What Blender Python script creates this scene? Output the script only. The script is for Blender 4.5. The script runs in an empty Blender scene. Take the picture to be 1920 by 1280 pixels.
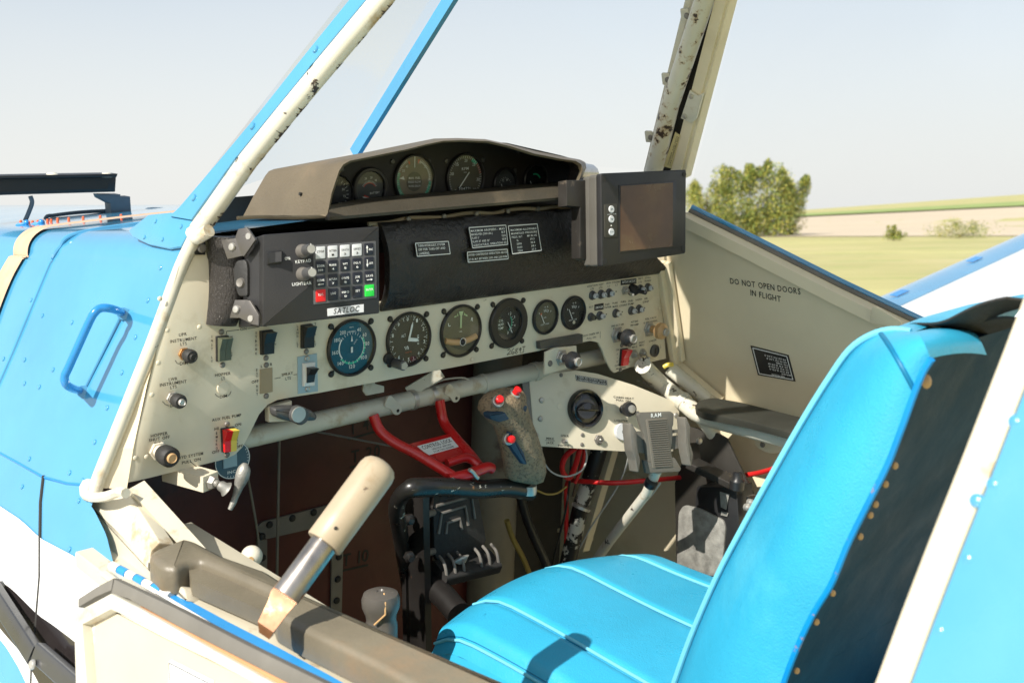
import bpy, bmesh, math, random
from mathutils import Vector as V, Matrix
random.seed(7)
SC=bpy.context.scene
# ---------------------------------------------------------------- camera, world, sun, exposure
FOC=2000.0                                   # focal length in photo pixels (photo 1920 wide)
UPC=V((-.0104,1,-.1175)).normalized()        # world up seen in camera axes (right, up, depth)
YWC=(V((0,0,1))-UPC*UPC[2]).normalized()
XWC=YWC.cross(UPC); XWC=-XWC if XWC.x<0 else XWC
CAMH=2.4
cd=bpy.data.cameras.new('camera'); cam=bpy.data.objects.new('camera',cd); SC.collection.objects.link(cam)
cd.lens=37.5; cd.sensor_width=36; cd.clip_start=.05; cd.clip_end=6000
cd.dof.use_dof=True; cd.dof.focus_distance=1.55; cd.dof.aperture_fstop=9.0
def c2w(c): return V((c.dot(XWC),c.dot(YWC),c.dot(UPC)))
r_,u_,b_=c2w(V((1,0,0))),c2w(V((0,1,0))),c2w(V((0,0,-1)))
cam.matrix_world=Matrix(((r_.x,u_.x,b_.x,0),(r_.y,u_.y,b_.y,0),(r_.z,u_.z,b_.z,CAMH),(0,0,0,1)))
SC.camera=cam
# aircraft axes (x starboard, y forward, z up; origin = centre of the airspeed dial) in camera axes
EX=V((.725,.123,.679)).normalized()
EZ=V((.030,.976,-.213)); EZ=(EZ-EX*EX.dot(EZ)).normalized()
O_=V((-.2235,-.00814,1.48))
def cross_lh(a,b): return V((a.y*b.z-a.z*b.y,a.z*b.x-a.x*b.z,a.x*b.y-a.y*b.x))
EY=cross_lh(EX,EZ); EY=EY if EY.z>0 else -EY
EY.normalize()
CA=V((-O_.dot(EX),-O_.dot(EY),-O_.dot(EZ)))   # camera position in aircraft axes
def a2w(p):
    p=V(p); c=O_+EX*p.x+EY*p.y+EZ*p.z; w=c2w(c); w.z+=CAMH; return w
def dir2w(d): d=V(d); return c2w(EX*d.x+EY*d.y+EZ*d.z)
SUN=V((-.74,-.07,.67)).normalized()            # towards the sun, aircraft axes
sw=dir2w(SUN)
elev=math.asin(sw.z); azim=math.atan2(sw.x,sw.y)
W=bpy.data.worlds.new('World'); SC.world=W; W.use_nodes=True
nt=W.node_tree; bg=nt.nodes['Background']; sky=nt.nodes.new('ShaderNodeTexSky')
sky.sky_type='NISHITA'; sky.sun_disc=False; sky.sun_elevation=elev; sky.sun_rotation=azim
sky.air_density=1.0; sky.dust_density=1.0; sky.ozone_density=1.0
hs=nt.nodes.new('ShaderNodeHueSaturation'); hs.inputs['Saturation'].default_value=.85
gm=nt.nodes.new('ShaderNodeGamma'); gm.inputs[1].default_value=.5   # hazy air evens the sky out
nt.links.new(sky.outputs[0],gm.inputs[0]); nt.links.new(gm.outputs[0],hs.inputs['Color'])
tcw=nt.nodes.new('ShaderNodeTexCoord'); sx=nt.nodes.new('ShaderNodeSeparateXYZ'); nt.links.new(tcw.outputs['Generated'],sx.inputs[0])
mr=nt.nodes.new('ShaderNodeMapRange'); mr.inputs[1].default_value=-.02; mr.inputs[2].default_value=.24; mr.inputs[3].default_value=.85; mr.inputs[4].default_value=.0; nt.links.new(sx.outputs['Z'],mr.inputs[0])
nz=nt.nodes.new('ShaderNodeTexNoise'); nz.inputs['Scale'].default_value=2.2; nz.inputs['Detail'].default_value=4; mp_=nt.nodes.new('ShaderNodeMapping'); mp_.inputs['Scale'].default_value=(1,1,4); nt.links.new(tcw.outputs['Generated'],mp_.inputs[0]); nt.links.new(mp_.outputs[0],nz.inputs['Vector'])
ad=nt.nodes.new('ShaderNodeMath'); ad.operation='MULTIPLY_ADD'; ad.inputs[1].default_value=.25; nt.links.new(nz.outputs['Fac'],ad.inputs[0]); nt.links.new(mr.outputs[0],ad.inputs[2]); ad.use_clamp=True
hz_=nt.nodes.new('ShaderNodeMix'); hz_.data_type='RGBA'; nt.links.new(ad.outputs[0],hz_.inputs[0]); nt.links.new(hs.outputs[0],hz_.inputs[6]); hz_.inputs[7].default_value=(2.42,2.43,2.38,1)
nt.links.new(hz_.outputs[2],bg.inputs['Color'])
bg.inputs['Strength'].default_value=.15
sl=bpy.data.lights.new('sun','SUN'); sl.energy=2.75; sl.angle=math.radians(.5); sl.color=(1,.95,.86)
so=bpy.data.objects.new('sun',sl); SC.collection.objects.link(so)
so.rotation_euler=sw.to_track_quat('Z','Y').to_euler(); so.location=(0,0,30)
SC.view_settings.view_transform='Standard'; SC.view_settings.look='None'
SC.view_settings.exposure=1.28; SC.view_settings.gamma=1; SC.view_settings.use_curve_mapping=False

# ---------------------------------------------------------------- helpers: rays, frames
def rdir(px,py):
    c=V(((px-960)/FOC,-(py-640)/FOC,1)); return V((c.dot(EX),c.dot(EY),c.dot(EZ)))
class Fr:
    def __init__(s,o,ex,ey):
        s.o=V(o); s.ex=V(ex).normalized(); ey=V(ey); s.ey=(ey-s.ex*s.ex.dot(ey)).normalized(); s.ez=s.ex.cross(s.ey)
    def P(s,a,b,c=0): return s.o+s.ex*a+s.ey*b+s.ez*c
    def hit(s,px,py,c=0):
        d=rdir(px,py); return CA+d*(((s.o+s.ez*c)-CA).dot(s.ez)/d.dot(s.ez))
    def at(s,px,py,c=0): return Fr(s.hit(px,py,c),s.ex,s.ey)
    def loc(s,px,py,c=0):
        q=s.hit(px,py,c)-s.o; return (q.dot(s.ex),q.dot(s.ey))
    def poly(s,pts,c=0): return [s.loc(x,y,c) for x,y in pts]
    def off(s,c): return Fr(s.o+s.ez*c,s.ex,s.ey)
    def rot(s,a):
        c,n=math.cos(a),math.sin(a); return Fr(s.o,s.ex*c+s.ey*n,s.ey*c-s.ex*n)
def YF(y): return Fr((0,y,0),(1,0,0),(0,0,1))
def XFr(x): return Fr((x,0,0),(0,-1,0),(0,0,1))
def ZFr(z): return Fr((0,0,z),(1,0,0),(0,1,0))
PAN=YF(0)
LWF=Fr((-.301,0,0),(0,-1,0),(.433,0,1))
RWF=Fr((.696,0,0),(0,-1,0),(-.288,0,1))
def DP(px,py,d): return CA+rdir(px,py)*d
def DFr(a,b,c):
    A,B_,C_=DP(*a),DP(*b),DP(*c); f=Fr(A,B_-A,C_-A)
    if f.ez.dot(CA-A)<0: f=Fr(A,B_-A,-(C_-A))
    return f
def ffr(p,axis,up=(0,0,1)):                   # a frame whose ez is axis
    z=V(axis).normalized(); u=V(up)
    if abs(z.dot(u))>.97: u=V((0,1,0))
    x=u.cross(z).normalized(); return Fr(p,x,z.cross(x))
def rnd(pts,r,n=4):                           # fillet the corners of a 2D polygon
    out=[]; N=len(pts)
    for i in range(N):
        p0,p1,p2=V((*pts[i-1],0)),V((*pts[i],0)),V((*pts[(i+1)%N],0))
        d0,d2=p0-p1,p2-p1; rr=min(r,d0.length*.45,d2.length*.45)
        a=p1+d0.normalized()*rr; b=p1+d2.normalized()*rr
        for k in range(n+1):
            t=k/n; q=a*(1-t)**2+p1*2*t*(1-t)+b*t*t; out.append((q.x,q.y))
    return out
def crv(pts,n=8):                             # catmull-rom through 3D points
    P=[V(p) for p in pts]; P=[P[0]*2-P[1]]+P+[P[-1]*2-P[-2]]; out=[]
    for i in range(1,len(P)-2):
        a,b,c,d=P[i-1:i+3]
        for k in range(n):
            t=k/n; out.append(.5*((2*b)+(c-a)*t+(2*a-5*b+4*c-d)*t*t+(3*b-a-3*c+d)*t**3))
    out.append(P[-2]); return out

# ---------------------------------------------------------------- materials
MATS={}
def nd(t,k,**kw):
    n=t.nodes.new(k)
    for a,b in kw.items():
        if a in n.inputs: n.inputs[a].default_value=b
        else: setattr(n,a,b)
    return n
def mat(name,col,rough=.5,metal=0,var=.12,vs=8,bump=0,bs=200,c2=None,c2s=12,c2t=.62,c2w=.06,coat=0,spec=.5,fine=0,stretch=None,trans=0,c3=None,c3s=60,c3t=.68,sheen=0,wr=0):
    if name in MATS: return MATS[name]
    m=bpy.data.materials.new(name); m.use_nodes=True; t=m.node_tree; L=t.links.new
    p=t.nodes['Principled BSDF']; p.inputs['Roughness'].default_value=rough; p.inputs['Metallic'].default_value=metal
    p.inputs['Coat Weight'].default_value=coat; p.inputs['Coat Roughness'].default_value=.08; p.inputs['Specular IOR Level'].default_value=spec
    tc=nd(t,'ShaderNodeTexCoord'); src=tc.outputs['Object']
    if stretch:
        mp=nd(t,'ShaderNodeMapping'); mp.inputs['Scale'].default_value=stretch; L(src,mp.inputs['Vector']); src=mp.outputs[0]
    def noise(s,d=5,r=.6):
        n=nd(t,'ShaderNodeTexNoise'); n.inputs['Scale'].default_value=s; n.inputs['Detail'].default_value=d; n.inputs['Roughness'].default_value=r; L(src,n.inputs['Vector']); return n.outputs['Fac']
    def ramp(f,a,b,ca=(0,0,0,1),cb=(1,1,1,1)):
        r=nd(t,'ShaderNodeValToRGB'); r.color_ramp.elements[0].position=max(0,a); r.color_ramp.elements[1].position=min(1,b)
        r.color_ramp.elements[0].color=ca; r.color_ramp.elements[1].color=cb; L(f,r.inputs[0]); return r.outputs[0]
    c=(*col,1)
    lo=tuple(max(0,x*(1-var)) for x in col)+(1,); hi=tuple(min(1,x*(1+var)) for x in col)+(1,)
    out=ramp(noise(vs),.3,.7,lo,hi)
    def mix(o,f,cc):
        x=nd(t,'ShaderNodeMix',data_type='RGBA'); L(f,x.inputs[0]); L(o,x.inputs[6]); x.inputs[7].default_value=(*cc,1); return x.outputs[2]
    if c2: out=mix(out,ramp(noise(c2s,7,.65),c2t,c2t+c2w),c2)
    if c3: out=mix(out,ramp(noise(c3s,4,.7),c3t,c3t+.03),c3)
    L(out,p.inputs['Base Color'])
    rr=nd(t,'ShaderNodeMapRange'); L(noise(vs*2.3),rr.inputs[0]); rr.inputs[1].default_value=.25; rr.inputs[2].default_value=.75
    rr.inputs[3].default_value=max(.02,rough-.1); rr.inputs[4].default_value=min(1,rough+.12); L(rr.outputs[0],p.inputs['Roughness'])
    if bump:
        b=nd(t,'ShaderNodeBump'); b.inputs['Strength'].default_value=bump; b.inputs['Distance'].default_value=.002
        mm=nd(t,'ShaderNodeMath',operation='MULTIPLY_ADD'); mm.inputs[1].default_value=wr; L(noise(bs/14,3),mm.inputs[0]); L(noise(bs,4),mm.inputs[2]); L(mm.outputs[0],b.inputs['Height']); L(b.outputs[0],p.inputs['Normal'])
    MATS[name]=m; return m
CREAM=mat('cream_paint',(.72,.65,.50),.45,var=.09,vs=5,c2=(.50,.42,.28),c2s=11,c2t=.56,c2w=.2,c3=(.30,.24,.15),c3s=45,c3t=.72)
WALLC=mat('wall_paint',(.72,.63,.45),.55,var=.07,vs=4,c2=(.58,.49,.32),c2s=6,c2t=.58,c2w=.25,c3=(.55,.52,.44),c3s=50,c3t=.73)
SILLC=mat('sill_paint',(.58,.53,.41),.4,var=.08,vs=8,c2=(.42,.33,.21),c2s=14,c2t=.60,c2w=.06)
TUBEC=mat('chipped_white_tube',(.66,.63,.53),.38,var=.08,vs=10,c2=(.44,.31,.15),c2s=18,c2t=.56,c2w=.12,c3=(.05,.035,.028),c3s=30,c3t=.615)
TUBED=mat('worn_cream_tube',(.60,.57,.47),.4,var=.08,vs=10,c2=(.42,.31,.17),c2s=22,c2t=.56,c2w=.16,c3=(.10,.06,.04),c3s=55,c3t=.71)
BLUE=mat('blue_paint',(.060,.285,.50),.2,var=.10,vs=3.5,coat=.9,bump=.26,bs=9,c2=(.08,.32,.53),c2s=4,c2t=.45,c2w=.3)
BLUE2=mat('dark_blue_trim',(.015,.23,.58),.25,var=.1,coat=.5)
WHITE=mat('white_paint',(.72,.72,.70),.2,var=.02,coat=.6)
BLK=mat('black_paint',(.022,.018,.018),.18,var=.2,coat=.6)
VINYL=mat('turquoise_vinyl',(.035,.38,.61),.32,var=.08,vs=6,bump=.35,bs=420,wr=1.1,c2=(.075,.46,.66),c2s=5,c2t=.55,c2w=.2,c3=(.02,.27,.47),c3s=17,c3t=.715)
VINYLS=mat('turquoise_piping',(.16,.54,.70),.4,var=.05)
NAVY=mat('navy_seat_shell',(.004,.042,.088),.6,var=.2,spec=.15,bump=.2,bs=300,c2=(.014,.012,.014),c2s=2.5,c2t=.55,c2w=.12,c3=(.14,.08,.06),c3s=18,c3t=.74)
LEATH=mat('black_leather',(.018,.016,.016),.33,var=.3,bump=.9,bs=200,wr=3)
LEDGE=mat('brown_dusty_vinyl',(.062,.052,.037),.5,var=.2,vs=12,bump=.5,bs=260,c2=(.13,.10,.065),c2s=10,c2t=.55,c2w=.15)
HOODM=mat('olive_hood_vinyl',(.125,.098,.06),.5,var=.14,vs=9,bump=.45,bs=300,c2=(.18,.13,.08),c2s=8,c2t=.58,c2w=.15)
PLAS=mat('black_plastic',(.016,.016,.017),.38,var=.2)
BOXM=mat('charcoal_case',(.019,.0185,.019),.45,var=.15,bump=.15,bs=500)
CRINK=mat('crinkle_black_metal',(.05,.045,.042),.33,metal=.3,var=.3,bump=1,bs=330,stretch=(1.6,1,.6))
METAL=mat('bare_metal',(.50,.48,.44),.36,metal=.65,var=.15)
DMET=mat('dull_steel',(.20,.185,.165),.5,metal=.35,var=.25,c2=(.15,.08,.05),c2s=25,c2t=.66)
GREYM=mat('grey_bezel_metal',(.10,.10,.10),.4,metal=.4,var=.15)
DIALB=mat('blue_dial',(.008,.10,.155),.5,var=.25)
DIALK=mat('black_dial',(.012,.014,.017),.5,var=.3)
DIALO=mat('olive_dial',(.12,.108,.07),.5,var=.25)
DIALT=mat('tan_dial',(.25,.205,.14),.5,var=.15)
WMARK=mat('white_marking',(.85,.86,.83),.6,var=.04)
KMARK=mat('black_lettering',(.02,.018,.015),.6,var=.1)
GMARK=mat('green_marking',(.05,.55,.33),.6,var=.05)
RMARK=mat('red_marking',(.6,.07,.03),.6,var=.05)
RED=mat('red_enamel',(.56,.012,.012),.3,var=.12,coat=.4,c2=(.22,.04,.03),c2s=20,c2t=.64)
REDP=mat('red_plastic',(.72,.012,.014),.3,var=.05)
YEL=mat('yellow_plastic',(.75,.58,.08),.35,var=.05)
GRN=mat('green_key',(.02,.62,.06),.4,var=.04)
KEYW=mat('white_key',(.62,.63,.64),.45,var=.03)
KEYK=mat('navy_key',(.012,.014,.024),.4,var=.1)
GREYK=mat('grey_keypad',(.10,.10,.105),.5,var=.06)
GRIPM=mat('dusty_speckled_grip',(.26,.185,.11),.75,var=.25,vs=40,bump=.9,bs=260,c2=(.10,.075,.05),c2s=260,c2t=.50,c2w=.14)
HOPP=mat('red_brown_hopper',(.078,.013,.009),.45,var=.45,vs=4,c2=(.02,.006,.005),c2s=7,c2t=.55,c2w=.15,bump=.3,bs=30)
TANG=mat('tan_lever_grip',(.42,.34,.235),.42,var=.14,vs=12,c2=(.29,.20,.10),c2s=16,c2t=.55,c2w=.14,c3=(.16,.12,.08),c3s=70,c3t=.70)
STEEL=mat('scuffed_lever_steel',(.36,.33,.30),.3,metal=.9,var=.5,vs=14,stretch=(1,1,.5))
COPP=mat('worn_copper_plate',(.27,.125,.055),.4,metal=.3,var=.35,vs=30,c2=(.40,.27,.16),c2s=30,c2t=.56)
PADT=mat('dusty_armrest_vinyl',(.165,.142,.10),.42,var=.18,vs=9,bump=.25,bs=200,c2=(.25,.17,.10),c2s=7,c2t=.56,c2w=.18)
RUBK=mat('black_rubber',(.022,.021,.020),.6,var=.3,bump=.3,bs=150)
BLKW=mat('worn_black_steel',(.014,.012,.011),.45,var=.4,c2=(.55,.5,.42),c2s=34,c2t=.70,c2w=.03,c3=(.12,.06,.035),c3s=20,c3t=.66)
TUBEX=mat('badly_chipped_tube',(.66,.63,.53),.38,var=.08,vs=10,c2=(.40,.27,.13),c2s=34,c2t=.53,c2w=.08,c3=(.045,.03,.025),c3s=34,c3t=.585)
BLKX=mat('scratched_black_tube',(.013,.012,.011),.3,var=.4,c2=(.62,.56,.46),c2s=55,c2t=.63,c2w=.02,stretch=(.5,1,1.6),c3=(.30,.13,.05),c3s=14,c3t=.66)
BRKT=mat('bracket_steel',(.13,.12,.11),.33,metal=.5,var=.2)
BLKP=mat('peeling_black_tape',(.014,.013,.013),.4,var=.3,c2=(.62,.60,.52),c2s=16,c2t=.53,c2w=.015)
PHON=mat('dusty_grey_plastic',(.13,.12,.10),.6,var=.2,vs=20,bump=.2,bs=200)
STRAPM=mat('tan_webbing',(.55,.38,.26),.8,var=.12,vs=50,bump=.6,bs=300)
SCREEN=mat('amber_screen',(.10,.05,.022),.22,var=.35,vs=9,c2=(.16,.11,.05),c2s=5,c2t=.5,c2w=.2,bump=.05,bs=90)
KNOBT=mat('tan_plastic',(.55,.34,.16),.4,var=.1)
KNOBW=mat('ivory_plastic',(.78,.71,.58),.35,var=.08)
PALEB=mat('pale_blue_plate',(.33,.46,.52),.45,var=.08)
TANP=mat('tan_blank_plate',(.36,.28,.17),.5,var=.08)
ORNG=mat('orange_plastic',(.75,.14,.05),.4,var=.1)
GREYR=mat('grey_rubber_seal',(.16,.15,.13),.6,var=.2)
SEALO=mat('orange_sealant',(.55,.27,.12),.6,var=.2)
ALU=mat('dusty_aluminium',(.34,.33,.30),.5,metal=.5,var=.3,vs=60,bump=.3,bs=400)
STICK=mat('aged_sticker',(.62,.53,.26),.6,var=.15)
SADG=mat('steel_blue_grey',(.08,.12,.16),.5,var=.2)
def glass_mat(name,rough,refl,tint):
    m=bpy.data.materials.new(name); m.use_nodes=True; t=m.node_tree; t.nodes.clear()
    o=t.nodes.new('ShaderNodeOutputMaterial'); mx=t.nodes.new('ShaderNodeMixShader'); tr=t.nodes.new('ShaderNodeBsdfTransparent'); g=t.nodes.new('ShaderNodeBsdfGlossy')
    lw=t.nodes.new('ShaderNodeLayerWeight'); lw.inputs[0].default_value=.5; pw=t.nodes.new('ShaderNodeMath'); pw.operation='POWER'; pw.inputs[1].default_value=5; t.links.new(lw.outputs['Facing'],pw.inputs[0])
    f=t.nodes.new('ShaderNodeMath'); f.operation='MULTIPLY_ADD'; f.inputs[1].default_value=.6; f.inputs[2].default_value=refl; t.links.new(pw.outputs[0],f.inputs[0]); g.inputs['Roughness'].default_value=rough; tr.inputs[0].default_value=(*tint,1)
    t.links.new(f.outputs[0],mx.inputs[0]); t.links.new(tr.outputs[0],mx.inputs[1]); t.links.new(g.outputs[0],mx.inputs[2]); t.links.new(mx.outputs[0],o.inputs[0]); return m
GLASS=glass_mat('gauge_glass',.02,.022,(.97,.98,.98))
PERSP=glass_mat('scratched_perspex',.12,.010,(.98,.985,.99))

# ---------------------------------------------------------------- text glyphs
_G={}
def glyph(ch):
    if ch in _G: return _G[ch]
    c=bpy.data.curves.new('t','FONT'); c.body=ch; c.size=1; c.resolution_u=2; c.offset=.012
    o=bpy.data.objects.new('t',c); SC.collection.objects.link(o)
    dg=bpy.context.evaluated_depsgraph_get(); me=bpy.data.meshes.new_from_object(o.evaluated_get(dg))
    vs=[(v.co.x,v.co.y) for v in me.vertices]; fs=[list(p.vertices) for p in me.polygons]
    bpy.data.objects.remove(o); bpy.data.curves.remove(c); bpy.data.meshes.remove(me)
    x0=min([v[0] for v in vs] or [0]); x1=max([v[0] for v in vs] or [.3])
    _G[ch]=([(x-x0,y) for x,y in vs],fs,x1-x0); return _G[ch]
# ---------------------------------------------------------------- mesh builder (aircraft axes)
class MB:
    def __init__(s): s.v=[]; s.f=[]
    def add(s,vs,fs):
        b=len(s.v); s.v+= [V(x) for x in vs]; s.f+=[[b+i for i in f] for f in fs]; return s
    def prism(s,F,pts,c0,c1,bev=0):
        ar=sum(pts[i-1][0]*pts[i][1]-pts[i][0]*pts[i-1][1] for i in range(len(pts)))
        if ar<0: pts=pts[::-1]
        n=len(pts)
        rings=[[(x,y,c0) for x,y in pts]]
        if bev>0:
            def ins(d):
                o=[]
                for i in range(n):
                    p0,p1,p2=V(pts[i-1]),V(pts[i]),V(pts[(i+1)%n])
                    a=(p1-p0); b=(p2-p1)
                    if a.length<1e-9 or b.length<1e-9: o.append(pts[i]); continue
                    a.normalize(); b.normalize(); n1=V((-a.y,a.x)); n2=V((-b.y,b.x)); m=n1+n2
                    if m.length<.3: m=n1.copy(); k=1
                    else: m.normalize(); k=1/max(.5,m.dot(n1))
                    q=p1+m*d*k; o.append((q.x,q.y))
                return o
            for t in (0,.5,1):
                a=t*math.pi/2; q=ins(bev*(1-math.cos(a))); cc=c1-bev+bev*math.sin(a)
                rings.append([(x,y,cc) for x,y in q])
        else: rings.append([(x,y,c1) for x,y in pts])
        vs=[F.P(*p) for r in rings for p in r]; fs=[list(range(n))[::-1],[ (len(rings)-1)*n+i for i in range(n)]]
        for k in range(len(rings)-1):
            for i in range(n): j=(i+1)%n; fs.append([k*n+i,k*n+j,(k+1)*n+j,(k+1)*n+i])
        return s.add(vs,fs)
    def box(s,F,cx,cy,w,h,c0,c1,bev=0,r=0):
        p=[(cx-w/2,cy-h/2),(cx+w/2,cy-h/2),(cx+w/2,cy+h/2),(cx-w/2,cy+h/2)]
        return s.prism(F,rnd(p,r) if r else p,c0,c1,bev)
    def bar(s,a,b,w,h,up=(0,0,1),bev=0):
        a,b=V(a),V(b); F=ffr(a,b-a,up); return s.box(F,0,0,w,h,0,(b-a).length,0) if not bev else s.prism(F,rnd([(-w/2,-h/2),(w/2,-h/2),(w/2,h/2),(-w/2,h/2)],bev),0,(b-a).length)
    def lathe(s,F,prof,cx=0,cy=0,seg=28,cap=True):
        vs=[];fs=[];n=len(prof)
        for r,c in prof:
            for k in range(seg):
                a=2*math.pi*k/seg; vs.append(F.P(cx+r*math.cos(a),cy+r*math.sin(a),c))
        for i in range(n-1):
            for k in range(seg): j=(k+1)%seg; fs.append([i*seg+k,i*seg+j,(i+1)*seg+j,(i+1)*seg+k])
        if cap:
            fs.append(list(range(seg))[::-1]); fs.append([(n-1)*seg+k for k in range(seg)])
        return s.add(vs,fs)
    def cyl(s,F,cx,cy,r,c0,c1,seg=24,bev=0):
        return s.lathe(F,[(r,c0),(r,c1-bev),(r-bev,c1)] if bev else [(r,c0),(r,c1)],cx,cy,seg)
    def ring(s,F,cx,cy,r0,r1,c,seg=40,a0=0,a1=360,th=0):
        vs=[];fs=[]
        n=max(2,int(seg*abs(a1-a0)/360))
        for k in range(n+1):
            a=math.radians(90-(a0+(a1-a0)*k/n)); vs+=[F.P(cx+r0*math.cos(a),cy+r0*math.sin(a),c),F.P(cx+r1*math.cos(a),cy+r1*math.sin(a),c)]
        for k in range(n): fs.append([2*k,2*k+2,2*k+3,2*k+1])
        return s.add(vs,fs)
    def quad2(s,F,pts,c): return s.add([F.P(x,y,c) for x,y in pts],[list(range(len(pts)))])
    def line(s,F,p,q,w,c):
        a,b=V(p),V(q); d=(b-a); 
        if d.length<1e-9: return s
        d.normalize(); m=V((-d.y,d.x))*w/2; return s.quad2(F,[a-m,b-m,b+m,a+m],c)
    def ticks(s,F,cx,cy,r0,r1,a0,a1,n,w,c):
        for k in range(n):
            a=math.radians(90-(a0+(a1-a0)*k/max(1,n-1))); d=V((math.cos(a),math.sin(a))); o=V((cx,cy)); s.line(F,o+d*r0,o+d*r1,w,c)
        return s
    def tube(s,pts,r,seg=14,closed=True):
        pts=[V(p) for p in pts]; n=len(pts); rs=r if isinstance(r,(list,tuple)) else [r]*n
        if len(rs)!=n: rs=[rs[min(len(rs)-1,int(i*(len(rs))/n))] for i in range(n)]
        T=[(pts[min(i+1,n-1)]-pts[max(i-1,0)]).normalized() for i in range(n)]
        u=T[0].orthogonal().normalized(); vs=[];fs=[]
        for i in range(n):
            u=(u-T[i]*u.dot(T[i])).normalized(); w=T[i].cross(u)
            for k in range(seg):
                a=2*math.pi*k/seg; vs.append(pts[i]+(u*math.cos(a)+w*math.sin(a))*rs[i])
        for i in range(n-1):
            for k in range(seg): j=(k+1)%seg; fs.append([i*seg+k,i*seg+j,(i+1)*seg+j,(i+1)*seg+k])
        if closed: fs.append(list(range(seg))[::-1]); fs.append([(n-1)*seg+k for k in range(seg)])
        return s.add(vs,fs)
    def ball(s,p,r,seg=20,squash=(1,1,1)):
        p=V(p); vs=[];fs=[];N=seg//2
        for i in range(N+1):
            th=math.pi*i/N
            for k in range(seg):
                a=2*math.pi*k/seg; vs.append(p+V((r*squash[0]*math.sin(th)*math.cos(a),r*squash[1]*math.sin(th)*math.sin(a),r*squash[2]*math.cos(th))))
        for i in range(N):
            for k in range(seg): j=(k+1)%seg; fs.append([i*seg+k,(i+1)*seg+k,(i+1)*seg+j,i*seg+j])
        return s.add(vs,fs)
    def grid(s,fn,nu,nv,th=None):
        vs=[];fs=[]
        for i in range(nu+1):
            for j in range(nv+1): vs.append(fn(i/nu,j/nv))
        for i in range(nu):
            for j in range(nv): a=i*(nv+1)+j; fs.append([a,a+1,a+nv+2,a+nv+1])
        if th:
            th=V(th); m=len(vs); vs+=[V(x)+th for x in vs]; fs+= [[m+i for i in f[::-1]] for f in fs[:]]
            bd=[i*(nv+1) for i in range(nu+1)]+[nu*(nv+1)+j for j in range(1,nv+1)]+[i*(nv+1)+nv for i in range(nu-1,-1,-1)]+[j for j in range(nv-1,0,-1)]
            for a,b in zip(bd,bd[1:]+bd[:1]): fs.append([b,a,m+a,m+b])
        return s.add(vs,fs)
    def loft(s,rings,cap=True):
        n=len(rings[0]); vs=[p for r in rings for p in r]; fs=[]
        for k in range(len(rings)-1):
            for i in range(n): j=(i+1)%n; fs.append([k*n+i,k*n+j,(k+1)*n+j,(k+1)*n+i])
        if cap: fs.append(list(range(n))[::-1]); fs.append([(len(rings)-1)*n+i for i in range(n)])
        return s.add(vs,fs)
    def text(s,F,st,p,q,h,c=.0004,bold=0):
        """text whose baseline runs from local point p to q, cap height h"""
        p,q=V(p),V(q); d=q-p; L=d.length; d.normalize(); m=V((-d.y,d.x)); x=0; items=[]
        for ch in st:
            if ch==' ': x+=.38; continue
            g=glyph(ch); items.append((g,x)); x+=g[2]+.13
        x-=.13
        if x<=0: return s
        sx=L/x; sy=h/.70
        for g,ox in items:
            s.add([F.P(*(p+d*((vx+ox)*sx)+m*(vy*sy)),c) for vx,vy in g[0]],g[1])
        return s
    def T(s,F,st,x1,y1,x2,y2,h=.0034,c=.0005):
        return s.text(F,st,F.loc(x1,y1),F.loc(x2,y2),h,c)
    def TV(s,F,st,x,y0,y1,h=.0032,c=.0005,dx=0):   # letters stacked down the panel
        n=len(st)
        for i,ch in enumerate(st):
            if ch==' ': continue
            yy=y0+(y1-y0)*(i+.5)/n; p=V(F.loc(x+dx*i/n,yy)); g=glyph(ch); w=min(h*.8,h/.7*g[2]); s.text(F,ch,p+V((-w/2,-h/2)),p+V((w/2,-h/2)),h,c)
        return s
ROOTS=[]
def put(mb,name,m,parent=None,label=None,smooth=40):
    me=bpy.data.meshes.new(name); me.from_pydata([a2w(p) for p in mb.v],[],mb.f)
    bm=bmesh.new(); bm.from_mesh(me); bmesh.ops.recalc_face_normals(bm,faces=bm.faces); bm.to_mesh(me); bm.free()
    me.materials.append(m); me.polygons.foreach_set('use_smooth',[True]*len(me.polygons)); me.set_sharp_from_angle(angle=math.radians(smooth))
    o=bpy.data.objects.new(name,me); SC.collection.objects.link(o)
    if parent: o.parent=parent
    if label: o['label']=label
    return o
def thing(name,label,cat,group=None):
    o=bpy.data.objects.new(name,None); o.empty_display_size=.02; SC.collection.objects.link(o); o['label']=label; o['category']=cat
    if group: o['group']=group
    ROOTS.append(o); return o
def solo(mb,name,m,label,cat,group=None,kind=None,smooth=40):
    o=put(mb,name,m,smooth=smooth)
    if kind: o['kind']=kind
    else: o['label']=label; o['category']=cat
    if kind=='stuff': o['label']=label; o['category']=cat
    if group: o['group']=group
    ROOTS.append(o); return o
def finish():
    bpy.context.view_layer.update()
    for r in ROOTS:
        objs=[r]+list(r.children_recursive); ms={o.data for o in objs if o.type=='MESH'}
        pts=[v.co for m in ms for v in m.vertices]
        if not pts: continue
        lo=[min(p[i] for p in pts) for i in range(3)]; hi=[max(p[i] for p in pts) for i in range(3)]
        c=V(((lo[0]+hi[0])/2,(lo[1]+hi[1])/2,lo[2])); M=Matrix.Translation(-c)
        for m in ms: m.transform(M)
        r.location=c
def screw(F,px,py,r,parent,m=None,c=0,name='screw'):
    f=F.at(px,py,c); mb=MB().lathe(f,[(r,0),(r,r*.25),(r*.75,r*.55),(r*.3,r*.62)],seg=12); return put(mb,name,m or DMET,parent)
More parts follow.
